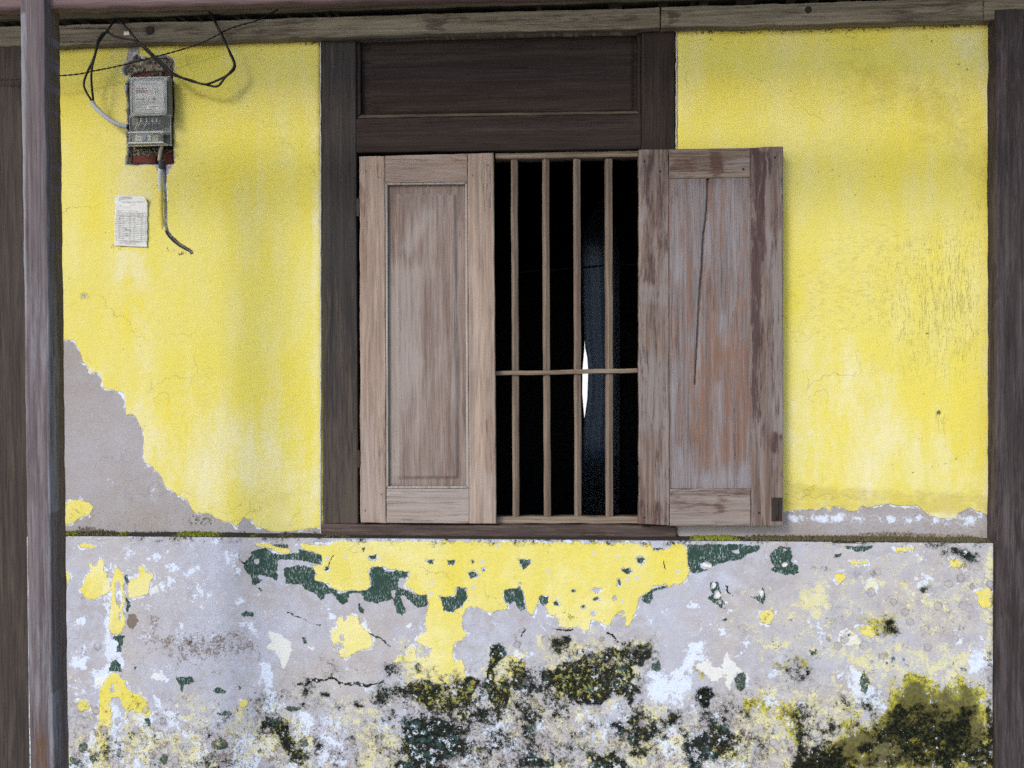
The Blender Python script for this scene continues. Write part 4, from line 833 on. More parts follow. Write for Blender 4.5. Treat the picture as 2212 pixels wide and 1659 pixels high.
# ledge dirt line: damp black top of the low wall, with moss
M_ledge = plain('black damp ledge dirt', (.030, .027, .020), .95, .7, 60)
n = 500; xe0, xe1 = bp(60, 1165, YD)[0], bp(2146, 1165, YD)[0]
v = []; f = []
yy = np.linspace(YD + .002, .012, 8)
for i in range(n):
    x = xe0 + (xe1 - xe0) * i / (n - 1)
    for j, y in enumerate(yy):
        h = .0015 + .009 * (j / 7) ** 1.5 * (.4 + fbm(np.array([x * 18]), np.array([y * 60 + 3]), 4, .6)[0]) + .004 * max(0, fbm(np.array([x * 120]), np.array([y * 200]), 2)[0] - .4)
        v.append((x, y, ledge_z + h - (.006 if j == 0 else 0)))
for i in range(n - 1):
    for j in range(7):
        a = i * 8 + j; f.append((a, a + 8, a + 9, a + 1))
me = bpy.data.meshes.new('ledge_dirt'); me.from_pydata(v, [], f); me.update()
link('ledge_dirt', me, M_ledge, kind='stuff', label='black damp dirt along the top of the low wall')
# moss cushions
def moss(name, spans, mat, label, cnt, hmax, seed):
    rr = random.Random(seed); v = []; f = []
    for (a, b_) in spans:
        for k in range(int(cnt * (b_ - a))):
            px = rr.uniform(a, b_); x = bp(px, 1160, -.01)[0]; y = rr.uniform(-.038, .004); r = rr.uniform(.0015, .004)
            edge = min(1, (px - a) / 15, (b_ - px) / 15)
            h = rr.uniform(.3, 1) * hmax * max(.25, edge)
            z = ledge_z + rr.uniform(0.0, .004) + max(0, (y + .02)) * .15
            b0 = len(v)
            for t in range(5):
                an = 6.283 * t / 5 + rr.random(); v.append((x + r * math.cos(an), y + r * math.sin(an), z))
            tx, ty = rr.uniform(-.002, .002), rr.uniform(-.003, .001)
            for t in range(5):
                an = 6.283 * t / 5 + rr.random() * .3; v.append((x + tx + r * .7 * math.cos(an), y + ty + r * .7 * math.sin(an), z + h * .6))
            v.append((x + tx * 1.5, y + ty, z + h))
            for t in range(5):
                t2 = (t + 1) % 5; f.append((b0 + t, b0 + t2, b0 + 5 + t2, b0 + 5 + t)); f.append((b0 + 5 + t, b0 + 5 + t2, b0 + 10))
    me = bpy.data.meshes.new(name); me.from_pydata(v, [], f); me.update()
    return link(name, me, mat, kind='stuff', label=label)
M_mossg = plain('yellow green moss', (.20, .22, .02), .95, .7, 200)
M_mossd = plain('dry brown moss', (.12, .10, .05), .95, .8, 200)
moss('moss', [(140, 178), (380, 480), (545, 560), (1488, 1600), (258, 282)], M_mossg, 'bright yellow green moss cushions on the ledge', 4.5, .011, 1)
moss('dry_moss', [(1600, 2135), (700, 760), (600, 640), (180, 260)], M_mossd, 'dry brown moss crust on the ledge', 3.5, .012, 2)
# the crumbs of paint on the ledge under the window
M_flake = plain('pale paint flake', (.45, .43, .40), .9, .4, 80)

# ------------------------------------------------------------------ window
win = empty('window', bp(1075, 1165, 0), 'dark framed wooden window with wooden bars, one shutter closed and one folded open', 'window')
jm = lambda X, Z: (sstep(bp(0, 500)[2], bp(0, 1150)[2], Z) * .9, 0 * X, 0 * X)
board('jamb', [(695, 82), (768, 80), (774, 1132), (698, 1132)], -.006, .14, M_jamb, win, res=.008, seed=1, masks=jm)
board('jamb', [(1386, 62), (1457, 60), (1459, 1140), (1386, 1140)], -.006, .14, M_dark, win, res=.012, seed=2)
board('head_rail', [(768.6, 256), (1385.5, 246), (1385.5, 321), (769, 330)], -.004, .13, M_darkX, win, res=.01, seed=3)
def tp(X, Z):
    P = xz([(806, 60), (1361, 60), (1361, 234), (806, 240)], 'D', .02)
    d = sdf_poly(X, Z, P, .03); return -.007 * sstep(-.016, -.001, d) 
board('transom_panel', [(772, 40), (1384, 40), (1384, 246), (772, 255)], .024, .03, M_darkX, win, res=.004, seed=4, fy=tp, bevel=.002)
# moulding strips round the transom panel
board('moulding', [(768.8, 82), (778, 82), (779, 247), (769, 255)], .004, .02, M_dark, win, res=.01, seed=5, bevel=.004)
board('moulding', [(1377, 62), (1385.3, 62), (1385.3, 246), (1377, 239)], .004, .02, M_dark, win, res=.01, seed=6, bevel=.004)
board('moulding', [(779.5, 248), (1376.5, 239.5), (1385.3, 245.6), (769.2, 255.6)], .003, .02, mat_wood('worn brown moulding', (.040, .030, .026), (.075, .058, .044), (.01, .008, .007), 'X', worn=(.16, .12, .08), worn_amt=.12), win, res=.008, seed=7, bevel=.004)
sillm = lambda X, Z: (0 * X, .9 * sstep(bp(0, 1150)[2], bp(0, 1170)[2], Z), 0 * X)
board('sill', [(693, 1132.5), (1460, 1137), (1461, 1162), (691, 1158)], -.014, .15, M_sill, win, res=.005, seed=8, wob=.003, bevel=.005, masks=sillm)

# bars
board('bar_rail', [(1070, 331), (1388, 325), (1388, 338), (1070, 343)], .012, .05, M_barX, win, res=.006, seed=9, bevel=.002)
board('bar_rail', [(1070, 1117), (1388, 1117), (1388, 1131), (1070, 1131)], .010, .05, M_barX, win, res=.006, seed=10, bevel=.002, wob=.0025)
for k, (xa, xb, w) in enumerate([(1110.5, 1114.5, 15), (1178.5, 1182.5, 15.5), (1246, 1249, 15.5), (1315, 1317, 16)]):
    # square bar set with a worn arris: front shows two facets
    c0, c1 = xz([(xa, 343), (xb, 1118)], 'D', .02)
    hw = w * .5 * .00163; rr = random.Random(k)
    sec = [(-hw, .008), (-hw * .92, 0), (-hw * (.05 + .2 * rr.random()), -.0035), (hw * .9, .002), (hw, .010), (hw, .032), (-hw, .032)]
    v = []; f = []; nn = 90
    for i in range(nn + 1):
        t = i / nn; x = c0[0] + (c1[0] - c0[0]) * t; z = c0[1] + (c1[1] - c0[1]) * t
        wv = (fbm(np.array([z * 9 + k * 5]), np.array([k * 3.3]), 4)[0] - .5) * .003
        for (sx, sy) in sec: v.append((x + sx + wv + rr.uniform(-.0002, .0002), .020 + sy, z))
    m_ = len(sec)
    for i in range(nn):
        for j in range(m_): f.append((i * m_ + j, i * m_ + (j + 1) % m_, (i + 1) * m_ + (j + 1) % m_, (i + 1) * m_ + j))
    f.append(tuple(range(m_))[::-1]); f.append(tuple(range(nn * m_, nn * m_ + m_)))
    me = bpy.data.meshes.new('bar'); me.from_pydata(v, [], f); me.update(); link('bar', me, M_bar, win)
board('cross_bar', [(1068, 802), (1392, 795), (1392, 805), (1068, 811.5)], .010, .022, M_barX, win, res=.006, seed=12, bevel=.003, wob=.0022)

# left shutter: closed, raised panel
yS = -.022
pan_o = xz([(834, 398), (1007, 396), (1010, 1052), (836, 1052)], 'D', yS)
pan_i = xz([(857, 422), (980, 421), (984, 1029), (860, 1030)], 'D', yS)
def fieldA(X, Z):
    d = sdf_poly(X, Z, pan_i, .05); return .010 - .0055 * sstep(-.012, -.001, d) - .0022 * sstep(-.001, .0006, d)
def maskA(X, Z):
    worn = soft(X, Z, [('5', [(450,0),(640,0),(600,200),(560,700),(450,900)], .05, .8), ('5', [(540,400),(640,560),(560,740),(500,700)], .02, .9), ('2', [(640,1200),(700,1250),(560,1500),(520,1450)], .02, .7), ('5', [(440,100),(500,100),(500,1280),(440,1280)], .006, .8)], yS)
    st = soft(X, Z, [('5', [(620,400),(660,500),(660,880),(620,880),(600,700)], .02, .85), ('2', [(440,1090),(890,1085),(890,1140),(440,1150)], .008, .75), ('2', [(830,1090),(888,1090),(888,1320),(830,1300)], .01, .85)], yS)
    return worn, st, 0 * X
shL = board('shutter', [(831, 394), (1011, 392), (1013, 1054), (833, 1054)], yS + .006, .012, M_shP, win, res=.0035, seed=20, fy=fieldA, masks=maskA, bevel=.001, label='closed shutter of bleached pale tan wood with a raised panel')
shL.data.name = 'shutter_closed'
mLs = lambda X, Z: (soft(X, Z, [('5', [(270,900),(330,900),(420,1500),(270,1500)], .04, .9)], yS), soft(X, Z, [('2', [(300,950),(400,960),(400,1060),(320,1010)], .015, .85), ('2', [(262,1060),(300,1100),(320,1659),(300,1659),(275,1250)], .004, .9)], yS), 0 * X)
board('stile', [(776, 337.5), (831, 336), (834, 1130), (778.5, 1129)], yS, .026, M_shA, shL, res=.004, seed=21, masks=mLs, wob=.003)
mRs = lambda X, Z: (soft(X, Z, [('5', [(900,0),(960,0),(960,600),(920,600)], .02, .6), ('5', [(920,1200),(1070,1200),(1070,1500),(920,1500)], .06, .7)], yS), soft(X, Z, [('5', [(1000,900),(1030,900),(1020,1040)], .01, .7)], yS), 0 * X)
board('stile', [(1010, 331.5), (1066, 330), (1072, 1132), (1014, 1131)], yS, .026, M_shA, shL, res=.004, seed=22, masks=mRs)
mTr = lambda X, Z: (0 * X, soft(X, Z, [('2', [(810,930),(890,930),(890,1000),(850,980)], .008, .8), ('2', [(420,1060),(900,1040),(900,1075),(420,1085)], .01, .5)], yS), 0 * X)
board('rail', [(831.6, 336), (1009.4, 331.6), (1010, 393), (832, 395)], yS + .001, .024, M_shAx, shL, res=.004, seed=23, masks=mTr)
mBr = lambda X, Z: (.75 + 0 * X, 0 * X, 0 * X)
board('rail', [(834.4, 1056), (1013.4, 1056), (1013.8, 1131), (834.6, 1130)], yS + .001, .024, M_shAx, shL, res=.004, seed=24, masks=mBr)
# beads mitred round the panel
M_bead = mat_wood('pale shutter bead', (.25, .20, .17), (.33, .28, .24), (.05, .04, .03), 'Z', worn=(.40, .37, .36), worn_amt=.15, ovs=.55)
board('bead', [(831.6, 394), (837, 399), (839, 1050), (834.2, 1055.5)], yS + .003, .01, M_bead, shL, res=.006, bevel=.003, wob=.0006, seed=25)
board('bead', [(1004.5, 398), (1010, 393.5), (1013.2, 1055.5), (1007, 1050)], yS + .003, .01, M_bead, shL, res=.006, bevel=.003, wob=.0006, seed=26)
board('bead', [(832.4, 395.2), (1009.6, 393.2), (1004.2, 398), (837.5, 399.6)], yS + .003, .01, M_bead, shL, res=.006, bevel=.003, wob=.0006, seed=27)
board('bead', [(839.6, 1050.4), (1006.6, 1050.4), (1012.6, 1055.6), (834.8, 1055.6)], yS + .003, .01, M_bead, shL, res=.006, bevel=.003, wob=.0006, seed=28)
pbox('hinge', 771, 973, 777.5, 1010, yS - .002, yS + .01, M_iron, shL, .001)
pbox('hinge', 769.5, 428, 776.5, 467, yS - .002, yS + .01, M_iron, shL, .001)
M_peg = plain('darker wooden peg', (.16, .10, .075), .85, .3, 90)
for (x, y) in [(790, 371), (818, 383), (1021, 379), (1054, 357), (824, 1068), (789, 1103)]:
    disc('peg', bp(x, y, yS - .0006), .0032, .003, M_peg, shL, 10, .0004)

# right shutter: folded open over the wall
yR = -.052
crack = xz([(1530, 380), (1530, 389), (1529, 428), (1526, 471), (1521, 504), (1517, 585), (1514, 612), (1512, 647), (1509, 694), (1506, 754), (1503, 808), (1502, 830)], 'D', yR)
def fieldB(X, Z):
    d = -sdf_line(X, Z, crack, .02)
    tz = sstep(crack[-1, 1] - .005, crack[-1, 1] + .35, Z)
    w = .0016 + .0020 * tz
    return .014 * sstep(w + .0016, w * .6, d)
def maskB(X, Z):
    worn = soft(X, Z, [('6', [(70,1060),(160,1080),(240,1250),(560,1200),(560,1340),(70,1340)], .03, .8), ('6', [(70,500),(140,600),(130,1000),(70,1100)], .03, .7), ('6', [(330,300),(450,250),(440,480),(380,500)], .03, .7), ('6', [(330,700),(380,700),(370,1250),(320,1250)], .012, .6), ('3', [(120,1100),(560,1100),(560,1659),(100,1659)], .05, .5)], yR)
    st = soft(X, Z, [('3', [(490,1100),(545,1100),(530,1300),(512,1320)], .02, .8), ('3', [(60,1080),(560,1075),(560,1110),(60,1120)], .02, .6), ('6', [(60,0),(75,0),(75,1340),(60,1340)], .004, .9)], yR)
    pt = np.maximum(.42, soft(X, Z, [('6', [(130,480),(230,460),(260,700),(300,500),(450,200),(560,150),(560,900),(540,1190),(420,1200),(260,1270),(160,1050),(150,800)], .03, .62), ('3', [(340,1100),(480,1110),(400,1350),(330,1659),(280,1659)], .03, .5), ('6', [(180,0),(330,0),(300,300),(180,300)], .03, .45)], yR))
    return worn, st, pt
shR = board('shutter', [(1444, 386), (1624, 383), (1624, 1056), (1446, 1056)], yR + .004, .014, M_shBp, win, res=.0026, seed=30, fy=fieldB, masks=maskB, bevel=.002, label='open shutter of red brown peeling wood with a long crack')
shR.data.name = 'shutter_open'
mS1 = lambda X, Z: (soft(X, Z, [('5', [(1905,500),(2090,560),(2090,950),(1905,950)], .05, .7), ('5', [(1930,120),(2090,120),(2060,220),(1950,200)], .02, .7), ('2', [(1910,1160),(1950,1180),(1940,1300),(1910,1300)], .02, .8)], yR),
                    soft(X, Z, [('2', [(1940,900),(2000,900),(1990,1659),(1930,1659),(1960,1250)], .02, .7), ('2', [(2030,1050),(2090,1100),(2090,1500),(2040,1450)], .02, .6), ('5', [(1905,1380),(2095,1380),(2095,1520),(1905,1520)], .02, .4)], yR), 0 * X)
board('stile', [(1380, 324), (1444.5, 322.5), (1446.5, 1135.5), (1380, 1133)], yR, .03, M_shB, shR, res=.004, seed=31, masks=mS1, wob=.0035)
mS2 = lambda X, Z: (soft(X, Z, [('3', [(640,1400),(750,1400),(750,1659),(650,1659)], .03, .6), ('6', [(700,0),(752,0),(752,1000),(700,1000)], .02, .7)], yR),
                    soft(X, Z, [('3', [(570,900),(660,920),(640,1500),(620,1659),(570,1659)], .02, .95), ('6', [(565,0),(620,0),(620,400),(590,800),(565,980)], .014, .9), ('6', [(690,1000),(750,1020),(720,1130),(680,1120)], .01, .9)], yR), 0 * X)
board('stile', [(1621.5, 318), (1692, 317), (1692, 1137.5), (1622.5, 1137)], yR, .03, M_shB, shR, res=.004, seed=32, masks=mS2, wob=.003)
mR1 = lambda X, Z: (soft(X, Z, [('3', [(90,1050),(300,1040),(250,1080),(90,1085)], .01, .7), ('3', [(350,1000),(560,960),(560,1040)], .02, .7)], yR), soft(X, Z, [('3', [(300,900),(380,900),(390,1080),(330,1080)], .01, .8), ('3', [(60,940),(220,950),(200,1040),(60,1060)], .03, .6)], yR), 0 * X)
board('rail', [(1445.2, 322.5), (1621, 318.5), (1621, 383), (1445.4, 386.5)], yR + .001, .028, M_shBx, shR, res=.004, seed=33, masks=mR1)
mR2 = lambda X, Z: (.55 + 0 * X, soft(X, Z, [('6', [(350,1380),(420,1400),(400,1500),(340,1500)], .02, .7)], yR), 0 * X)
board('rail', [(1447, 1056), (1622, 1056), (1622.2, 1137), (1447, 1136)], yR + .001, .028, M_shBx, shR, res=.004, seed=34, masks=mR2)
hg = pbox('hinge', 1667, 1075, 1690, 1126, yR - .0025, yR + .004, M_iron, shR, .0012)
M_slot = plain('dark knuckle', (.02, .016, .015), .8, .3, 90)
for (x0_, y0_, x1_, y1_) in [(1672, 1083, 1686, 1086), (1672, 1098, 1686, 1101), (1672, 1113, 1686, 1116)]:
    pass
tube('hinge_pin', [bp(1679, 1078, yR - .004), bp(1679, 1123, yR - .004)], .0032, M_iron, shR, 8, 3)
for (x, y) in [(1392, 348), (1426, 370), (1674, 340), (1392, 1118), (1640, 1108), (1606, 365)]:
    disc('peg', bp(x, y, yR - .0006), .0038, .003, M_slot, shR, 10, .0004)

# ------------------------------------------------------------------ pillars
def pmask(X, Z): return (soft(X, Z, [('6', [(2060,1450),(2120,1400),(2130,1659),(2050,1659)], .03, .6)], -.05), .5 * sstep(bp(0, 500)[2], bp(0, 0)[2], Z), 0 * X)
board('pillar', [(2152.5, 20), (2420, 14), (2420, 1900), (2150.5, 1900)], -.05, .16, M_pillar, None, res=.008, seed=40, masks=pmask, wob=.003, bevel=.006,
      label='dark brown timber pillar beside the scratched yellow wall', cat='pillar')
board('pillar', [(-160, 70), (78, 66), (96, 1900), (-140, 1900)], -.03, .14, M_pillarL, None, res=.008, seed=41, wob=.002,
      label='dark brown timber pillar partly behind the slim mauve post', cat='pillar')
# near-black strip standing in for shade in the gap beside the right pillar
box('gap_shade_strip', xr1 + .001, bp(2151, 600, -.02)[0] + .02, .02, .05, 0, zt, M_inner, None, label='near-black strip that paints the shade in the gap between yellow wall and pillar', cat='board')

# ------------------------------------------------------------------ wall plate beams
yP = -.035
def bm_mask(lst, wl_=None):
    return lambda X, Z: (soft(X, Z, wl_ or [], yP), soft(X, Z, lst, yP), 0 * X)
st1 = [('1', [(930,165),(990,165),(1000,230),(930,235)], .006, .7), ('1', [(1120,190),(1280,160),(1350,200),(1240,225),(1130,215)], .01, .55), ('1', [(1740,120),(1900,110),(1900,230),(1760,210)], .02, .5), ('2', [(650,110),(780,110),(760,180),(660,170)], .02, .8), ('2', [(1600,80),(1900,60),(1900,110),(1620,120)], .03, .5)]
board('wall_plate', [(-150, 61.5), (1426, 15), (1427, 59.3), (-150, 106)], yP, .12, M_beam, None, res=.005, seed=50, wob=.004, bevel=.004, masks=bm_mask(st1, [('2', [(0,110),(600,100),(600,190),(0,205)], .03, .5)]),
      label='long grey brown weathered beam lying on the wall above the meter', cat='beam')
board('wall_plate', [(1428.2, 14.8), (2124, -7), (2125, 42.5), (1428.6, 59.5)], yP - .003, .12, M_beam, None, res=.005, seed=51, wob=.004, bevel=.004, masks=bm_mask([('3', [(60,60),(130,90),(120,130),(60,150)], .01, .9), ('3', [(1700,-10),(1900,0),(1900,80),(1750,70)], .03, .6)]),
      label='short grey brown weathered beam above the scratched yellow wall', cat='beam')
board('wall_plate', [(2125.6, -7), (2400, -16), (2400, 35), (2126.4, 42.5)], yP - .006, .12, M_beam, None, res=.005, seed=52, wob=.003, bevel=.004,
      label='grey beam end lying over the dark brown pillar', cat='beam')
M_knot = plain('black knot wood', (.020, .014, .012), .8, .5, 120)
for (x, y, r) in [(323, 65, .0155), (1746, 21.5, .0135)]:
    disc('knot', bp(x, y, yP - .003), r * .9, .012, M_knot, None, 20, .002, label='black round bolt end in the beam ' + ('above the meter' if x < 900 else 'above the scratched wall'), cat='bolt')
pbox('cable_clip', 267, 67.5, 279, 75.5, yP - .008, yP + .002, plain('white plastic clip', (.62, .60, .55), .5, .1), None, .0015, label='small white plastic clip nailed to the beam', cat='clip')

# timbers in the dark above the plate
board('attic_beam', [(-200, 36), (2300, -46), (2300, -24), (-200, 52)], .02, .10, M_attic, None, res=.012, seed=60, base=.02, wob=.004, label='dirty dark beam in the roof space above the wall plate', cat='beam')
box('attic_wall', -3.2, 3.2, .10, .14, 2.70, 3.6, M_inner, None, label='dark boards closing the roof space over the wall', cat='wall')

# ------------------------------------------------------------------ front beam and post
yF = -.60
board('front_beam', [(-260, -62), (2500, -130), (2500, -39), (-260, 27)], yF + .02, .030, M_front, None, res=.012, seed=61, wob=.004, bevel=.008,
      label='maroon brown porch beam across the top in front of the wall', cat='beam')
pm = lambda X, Z: (soft(X, Z, [('7', [(180,0),(325,0),(325,800),(185,800)], .16, 1.1), ('4', [(120,-1500),(166,-1500),(172,1659),(140,1659)], .008, 1.3), ('4', [(288,-1500),(330,-1500),(340,1659),(302,1659)], .008, 1.3), ('4', [(155,200),(300,200),(320,1659),(160,1659)], .20, .8), ('7', [(190,760),(325,760),(325,1250),(190,1250)], .12, 1.3), ('7', [(300,1200),(335,1200),(335,1659),(315,1659)], .01, 2.0)], yF),
                   soft(X, Z, [('7', [(190,1420),(340,1420),(340,1700),(190,1700)], .14, 1.7)], yF), 0 * X)
# post: front, then full section
def post():
    tl = bp(42.5, -40, yF); bl = bp(66.5, 1900, yF); w = .0655; dep = .064
    P = [bp(42, -60, yF), bp(94.8, -60, yF), bp(118.8, 1900, yF), bp(67, 1900, yF)]
    o = board('post', [(42, -60), (95, -62), (119.5, 1900), (67, 1900)], yF, .066, M_post, None, res=.005, seed=70, wob=.0028, bevel=.005, masks=pm,
              label='slim square mauve brown porch post with chipped whitish paint', cat='post')
    return o
post()

# ------------------------------------------------------------------ roof over the porch
M_roof = plain('dark roof boards', (.060, .048, .038), .9, .5, 12)
M_tile = plain('clay roof tiles', (.22, .09, .06), .9, .5, 14)
me = bpy.data.meshes.new('roof_deck')
ye, ze, yw, zw = -.67, 3.08, 3.2, 5.1
me.from_pydata([(-4.2, ye, ze), (4.2, ye, ze), (4.2, yw, zw), (-4.2, yw, zw), (-4.2, ye, ze + .03), (4.2, ye, ze + .03), (4.2, yw, zw + .03), (-4.2, yw, zw + .03)], [],
               [(0, 3, 2, 1), (4, 5, 6, 7), (0, 1, 5, 4), (1, 2, 6, 5), (2, 3, 7, 6), (3, 0, 4, 7)]); me.update()
roof = link('roof', me, M_roof, None, label='sloping tiled porch roof above the wall', cat='roof')
sl = (zw - ze) / (yw - ye)
for k in range(9):
    x = -4.0 + k
    v = [(x - .03, ye + .05, ze + .05 * sl - .09), (x + .03, ye + .05, ze + .05 * sl - .09), (x + .03, 1.5, ze + (1.5 - ye) * sl - .09), (x - .03, 1.5, ze + (1.5 - ye) * sl - .09)]
    v += [(a, b_, c + .088) for a, b_, c in v]
    me = bpy.data.meshes.new('rafter'); me.from_pydata(v, [], [(0, 3, 2, 1), (4, 5, 6, 7), (0, 1, 5, 4), (1, 2, 6, 5), (2, 3, 7, 6), (3, 0, 4, 7)]); me.update()
    link('rafter', me, M_roof, roof)
v = []; f = []
for i in range(200):
    for j in range(22):
        x = -4.2 + 8.4 * i / 199; y = ye - .04 + (yw - ye) * (j // 2 + (j % 2) * .98) / 10.5
        v.append((x, y, ze + (y - ye) * sl + .05 + .02 * math.sin(i * 1.26) + (.03 if j % 2 else 0)))
for i in range(199):
    for j in range(21): a = i * 22 + j; f.append((a, a + 22, a + 23, a + 1))
me = bpy.data.meshes.new('tile_rows'); me.from_pydata(v, [], f); me.update(); link('tile_rows', me, M_tile, roof, kind='stuff')

# ------------------------------------------------------------------ dark room behind the bars
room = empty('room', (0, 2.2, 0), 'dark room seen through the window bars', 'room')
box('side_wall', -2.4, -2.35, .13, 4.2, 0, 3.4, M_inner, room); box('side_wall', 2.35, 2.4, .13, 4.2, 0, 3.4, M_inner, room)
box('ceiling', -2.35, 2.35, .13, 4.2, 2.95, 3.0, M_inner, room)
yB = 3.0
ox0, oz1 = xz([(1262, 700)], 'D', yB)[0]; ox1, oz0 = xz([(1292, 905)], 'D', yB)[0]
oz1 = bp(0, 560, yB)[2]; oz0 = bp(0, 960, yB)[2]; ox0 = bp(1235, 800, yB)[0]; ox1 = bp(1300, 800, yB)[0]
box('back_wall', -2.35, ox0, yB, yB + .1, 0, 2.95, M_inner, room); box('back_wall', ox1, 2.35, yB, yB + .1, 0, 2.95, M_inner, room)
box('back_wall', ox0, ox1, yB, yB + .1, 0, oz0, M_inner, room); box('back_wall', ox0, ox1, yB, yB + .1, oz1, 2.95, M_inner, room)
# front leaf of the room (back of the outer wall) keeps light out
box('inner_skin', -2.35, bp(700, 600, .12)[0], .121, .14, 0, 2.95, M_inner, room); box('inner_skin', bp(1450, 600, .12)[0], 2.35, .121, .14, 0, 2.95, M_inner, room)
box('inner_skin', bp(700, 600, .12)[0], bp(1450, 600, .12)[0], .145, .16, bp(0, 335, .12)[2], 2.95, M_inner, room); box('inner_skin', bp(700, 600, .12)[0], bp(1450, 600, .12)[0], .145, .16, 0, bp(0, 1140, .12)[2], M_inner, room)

box('slit_reflector', -6, 6, 15.0, 15.2, -.1, 3.4, plain('white slit reflector', (.80, .80, .78), .9, .08, 3), None, label='white reflector wall added far behind the house to brighten the slit', cat='wall')  # wall added behind the house so the slit shows bright white
# pale cloth hung before the rear opening, a lens shaped gap at its edge
bcl = NB('thin pale blue grey cloth'); tr = bcl.n.new('ShaderNodeBsdfTranslucent'); df = bcl.n.new('ShaderNodeBsdfDiffuse'); mxs = bcl.n.new('ShaderNodeMixShader')
cc = bcl.mix(bcl.step(bcl.noise(1, 5, .65, v=bcl.vmap((60, 20, 14))), .66, .70), (.25, .28, .33), (.03, .035, .05))
bcl.put(tr.inputs[0], cc); bcl.put(df.inputs[0], cc); mxs.inputs[0].default_value = .5
bcl.l.new(tr.outputs[0], mxs.inputs[1]); bcl.l.new(df.outputs[0], mxs.inputs[2]); bcl.l.new(mxs.outputs[0], bcl.n['Material Output'].inputs[0])
yC = 2.84
edgeL = [(1254, 500), (1255, 560), (1258, 640), (1261, 700), (1264, 752), (1268, 770), (1270.5, 800), (1269.5, 830), (1268.5, 860), (1264, 893), (1262, 905), (1258, 960), (1256, 1040), (1256, 1110)]
edgeR = [(1318, 400)] + [(1338, y_) for y_ in (560, 640, 700, 752, 770, 800, 830, 860, 893, 905, 960, 1040, 1110)]
v = []; f = []
for i, ((ax, ay), (bx, by)) in enumerate(zip(edgeL, edgeR)):
    for k in range(25):
        t = k / 24; p = bp(ax + (bx - ax) * t, ay + (by - ay) * t, yC); v.append((p[0], yC + .018 * math.sin(t * 17) * (1 - .3 * t), p[2]))
for i in range(len(edgeL) - 1):
    for k in range(24): a = i * 25 + k; f.append((a, a + 1, a + 26, a + 25))
me = bpy.data.meshes.new('curtain'); me.from_pydata(v, [], f); me.update()
link('curtain', me, bcl.m, None, label='pale blue grey cloth hanging inside the dark room behind the bars', cat='curtain', smooth=True)
# dark door leaf on the other side of the gap
v = []; f = []
eL = [(1225, 380), (1225, 700), (1225, 752), (1225, 800), (1225, 850), (1225, 905), (1225, 1110)]; eR = [(1264, 380), (1264, 700), (1262.5, 752), (1258.5, 800), (1258, 850), (1262.5, 905), (1264, 1110)]
for (ax, ay), (bx, by) in zip(eL, eR):
    for Y_ in (2.90, 2.93):
        for (x_, y_) in ((ax, ay), (bx, by)): p = bp(x_, y_, 2.90); v.append((p[0], Y_, p[2]))
for i in range(len(eL) - 1):
    a = i * 4; b_ = a + 4; f += [(a, a + 1, b_ + 1, b_), (a + 2, b_ + 2, b_ + 3, a + 3), (a, b_, b_ + 2, a + 2), (a + 1, a + 3, b_ + 3, b_ + 1)]
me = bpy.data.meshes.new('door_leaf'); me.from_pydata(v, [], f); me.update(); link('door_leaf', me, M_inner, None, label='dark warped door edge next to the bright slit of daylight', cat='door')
tube('indoor_cable', [bp(1100, 590, 1.2), bp(1255, 578, 1.2), bp(1320, 573, 1.2), bp(1420, 570, 1.2)], .0045, M_black, None, 6, 6, label='black cable strung across the dark room behind the bars', cat='cable')

# ------------------------------------------------------------------ bricks and meter in the niche
def rock(name, P, y0, y1, mat, parent, sd, amp=.0025):
    """rough block: outline in survey coordinates"""
    import bmesh
    a = bp(P[0], P[1], y0); b_ = bp(P[2], P[3], y0)
    bm = bmesh.new(); nx_, nz_ = 10, 5
    rr = random.Random(sd); g = {}
    for j in range(nz_ + 1):
        for i in range(nx_ + 1):
            u = i / nx_; w = j / nz_; e = (i in (0, nx_)) or (j in (0, nz_))
            x = a[0] + (b_[0] - a[0]) * u + rr.uniform(-amp, amp) * .5; z = a[2] + (b_[2] - a[2]) * w + rr.uniform(-amp, amp) * .5
            g[i, j] = bm.verts.new((x, y0 + rr.uniform(0, amp) * .5 + (.003 if e else 0), z))
    bk = {}
    ringk = [(i, 0) for i in range(nx_ + 1)] + [(nx_, j) for j in range(1, nz_ + 1)] + [(i, nz_) for i in range(nx_ - 1, -1, -1)] + [(0, j) for j in range(nz_ - 1, 0, -1)]
    for k in ringk: c = g[k].co; bk[k] = bm.verts.new((c.x, y1, c.z))
    for j in range(nz_):
        for i in range(nx_): bm.faces.new((g[i, j], g[i + 1, j], g[i + 1, j + 1], g[i, j + 1]))
    for k in range(len(ringk)):
        p, q_ = ringk[k], ringk[(k + 1) % len(ringk)]; bm.faces.new((g[p], bk[p], bk[q_], g[q_]))
    bmesh.ops.recalc_face_normals(bm, faces=bm.faces)
    me = bpy.data.meshes.new(name); bm.to_mesh(me); bm.free()
    return link(name, me, mat, parent)
for k, P in enumerate([(283, 150, 333, 171), (355, 152, 372, 172), (284, 335, 335, 353.5), (352, 330, 372.5, 353.5), (283, 250, 300, 262), (357, 285, 372, 300), (279, 180, 290, 200)]):
    rock('brick', P, .018, .05, M_brick, wallL, 100 + k)

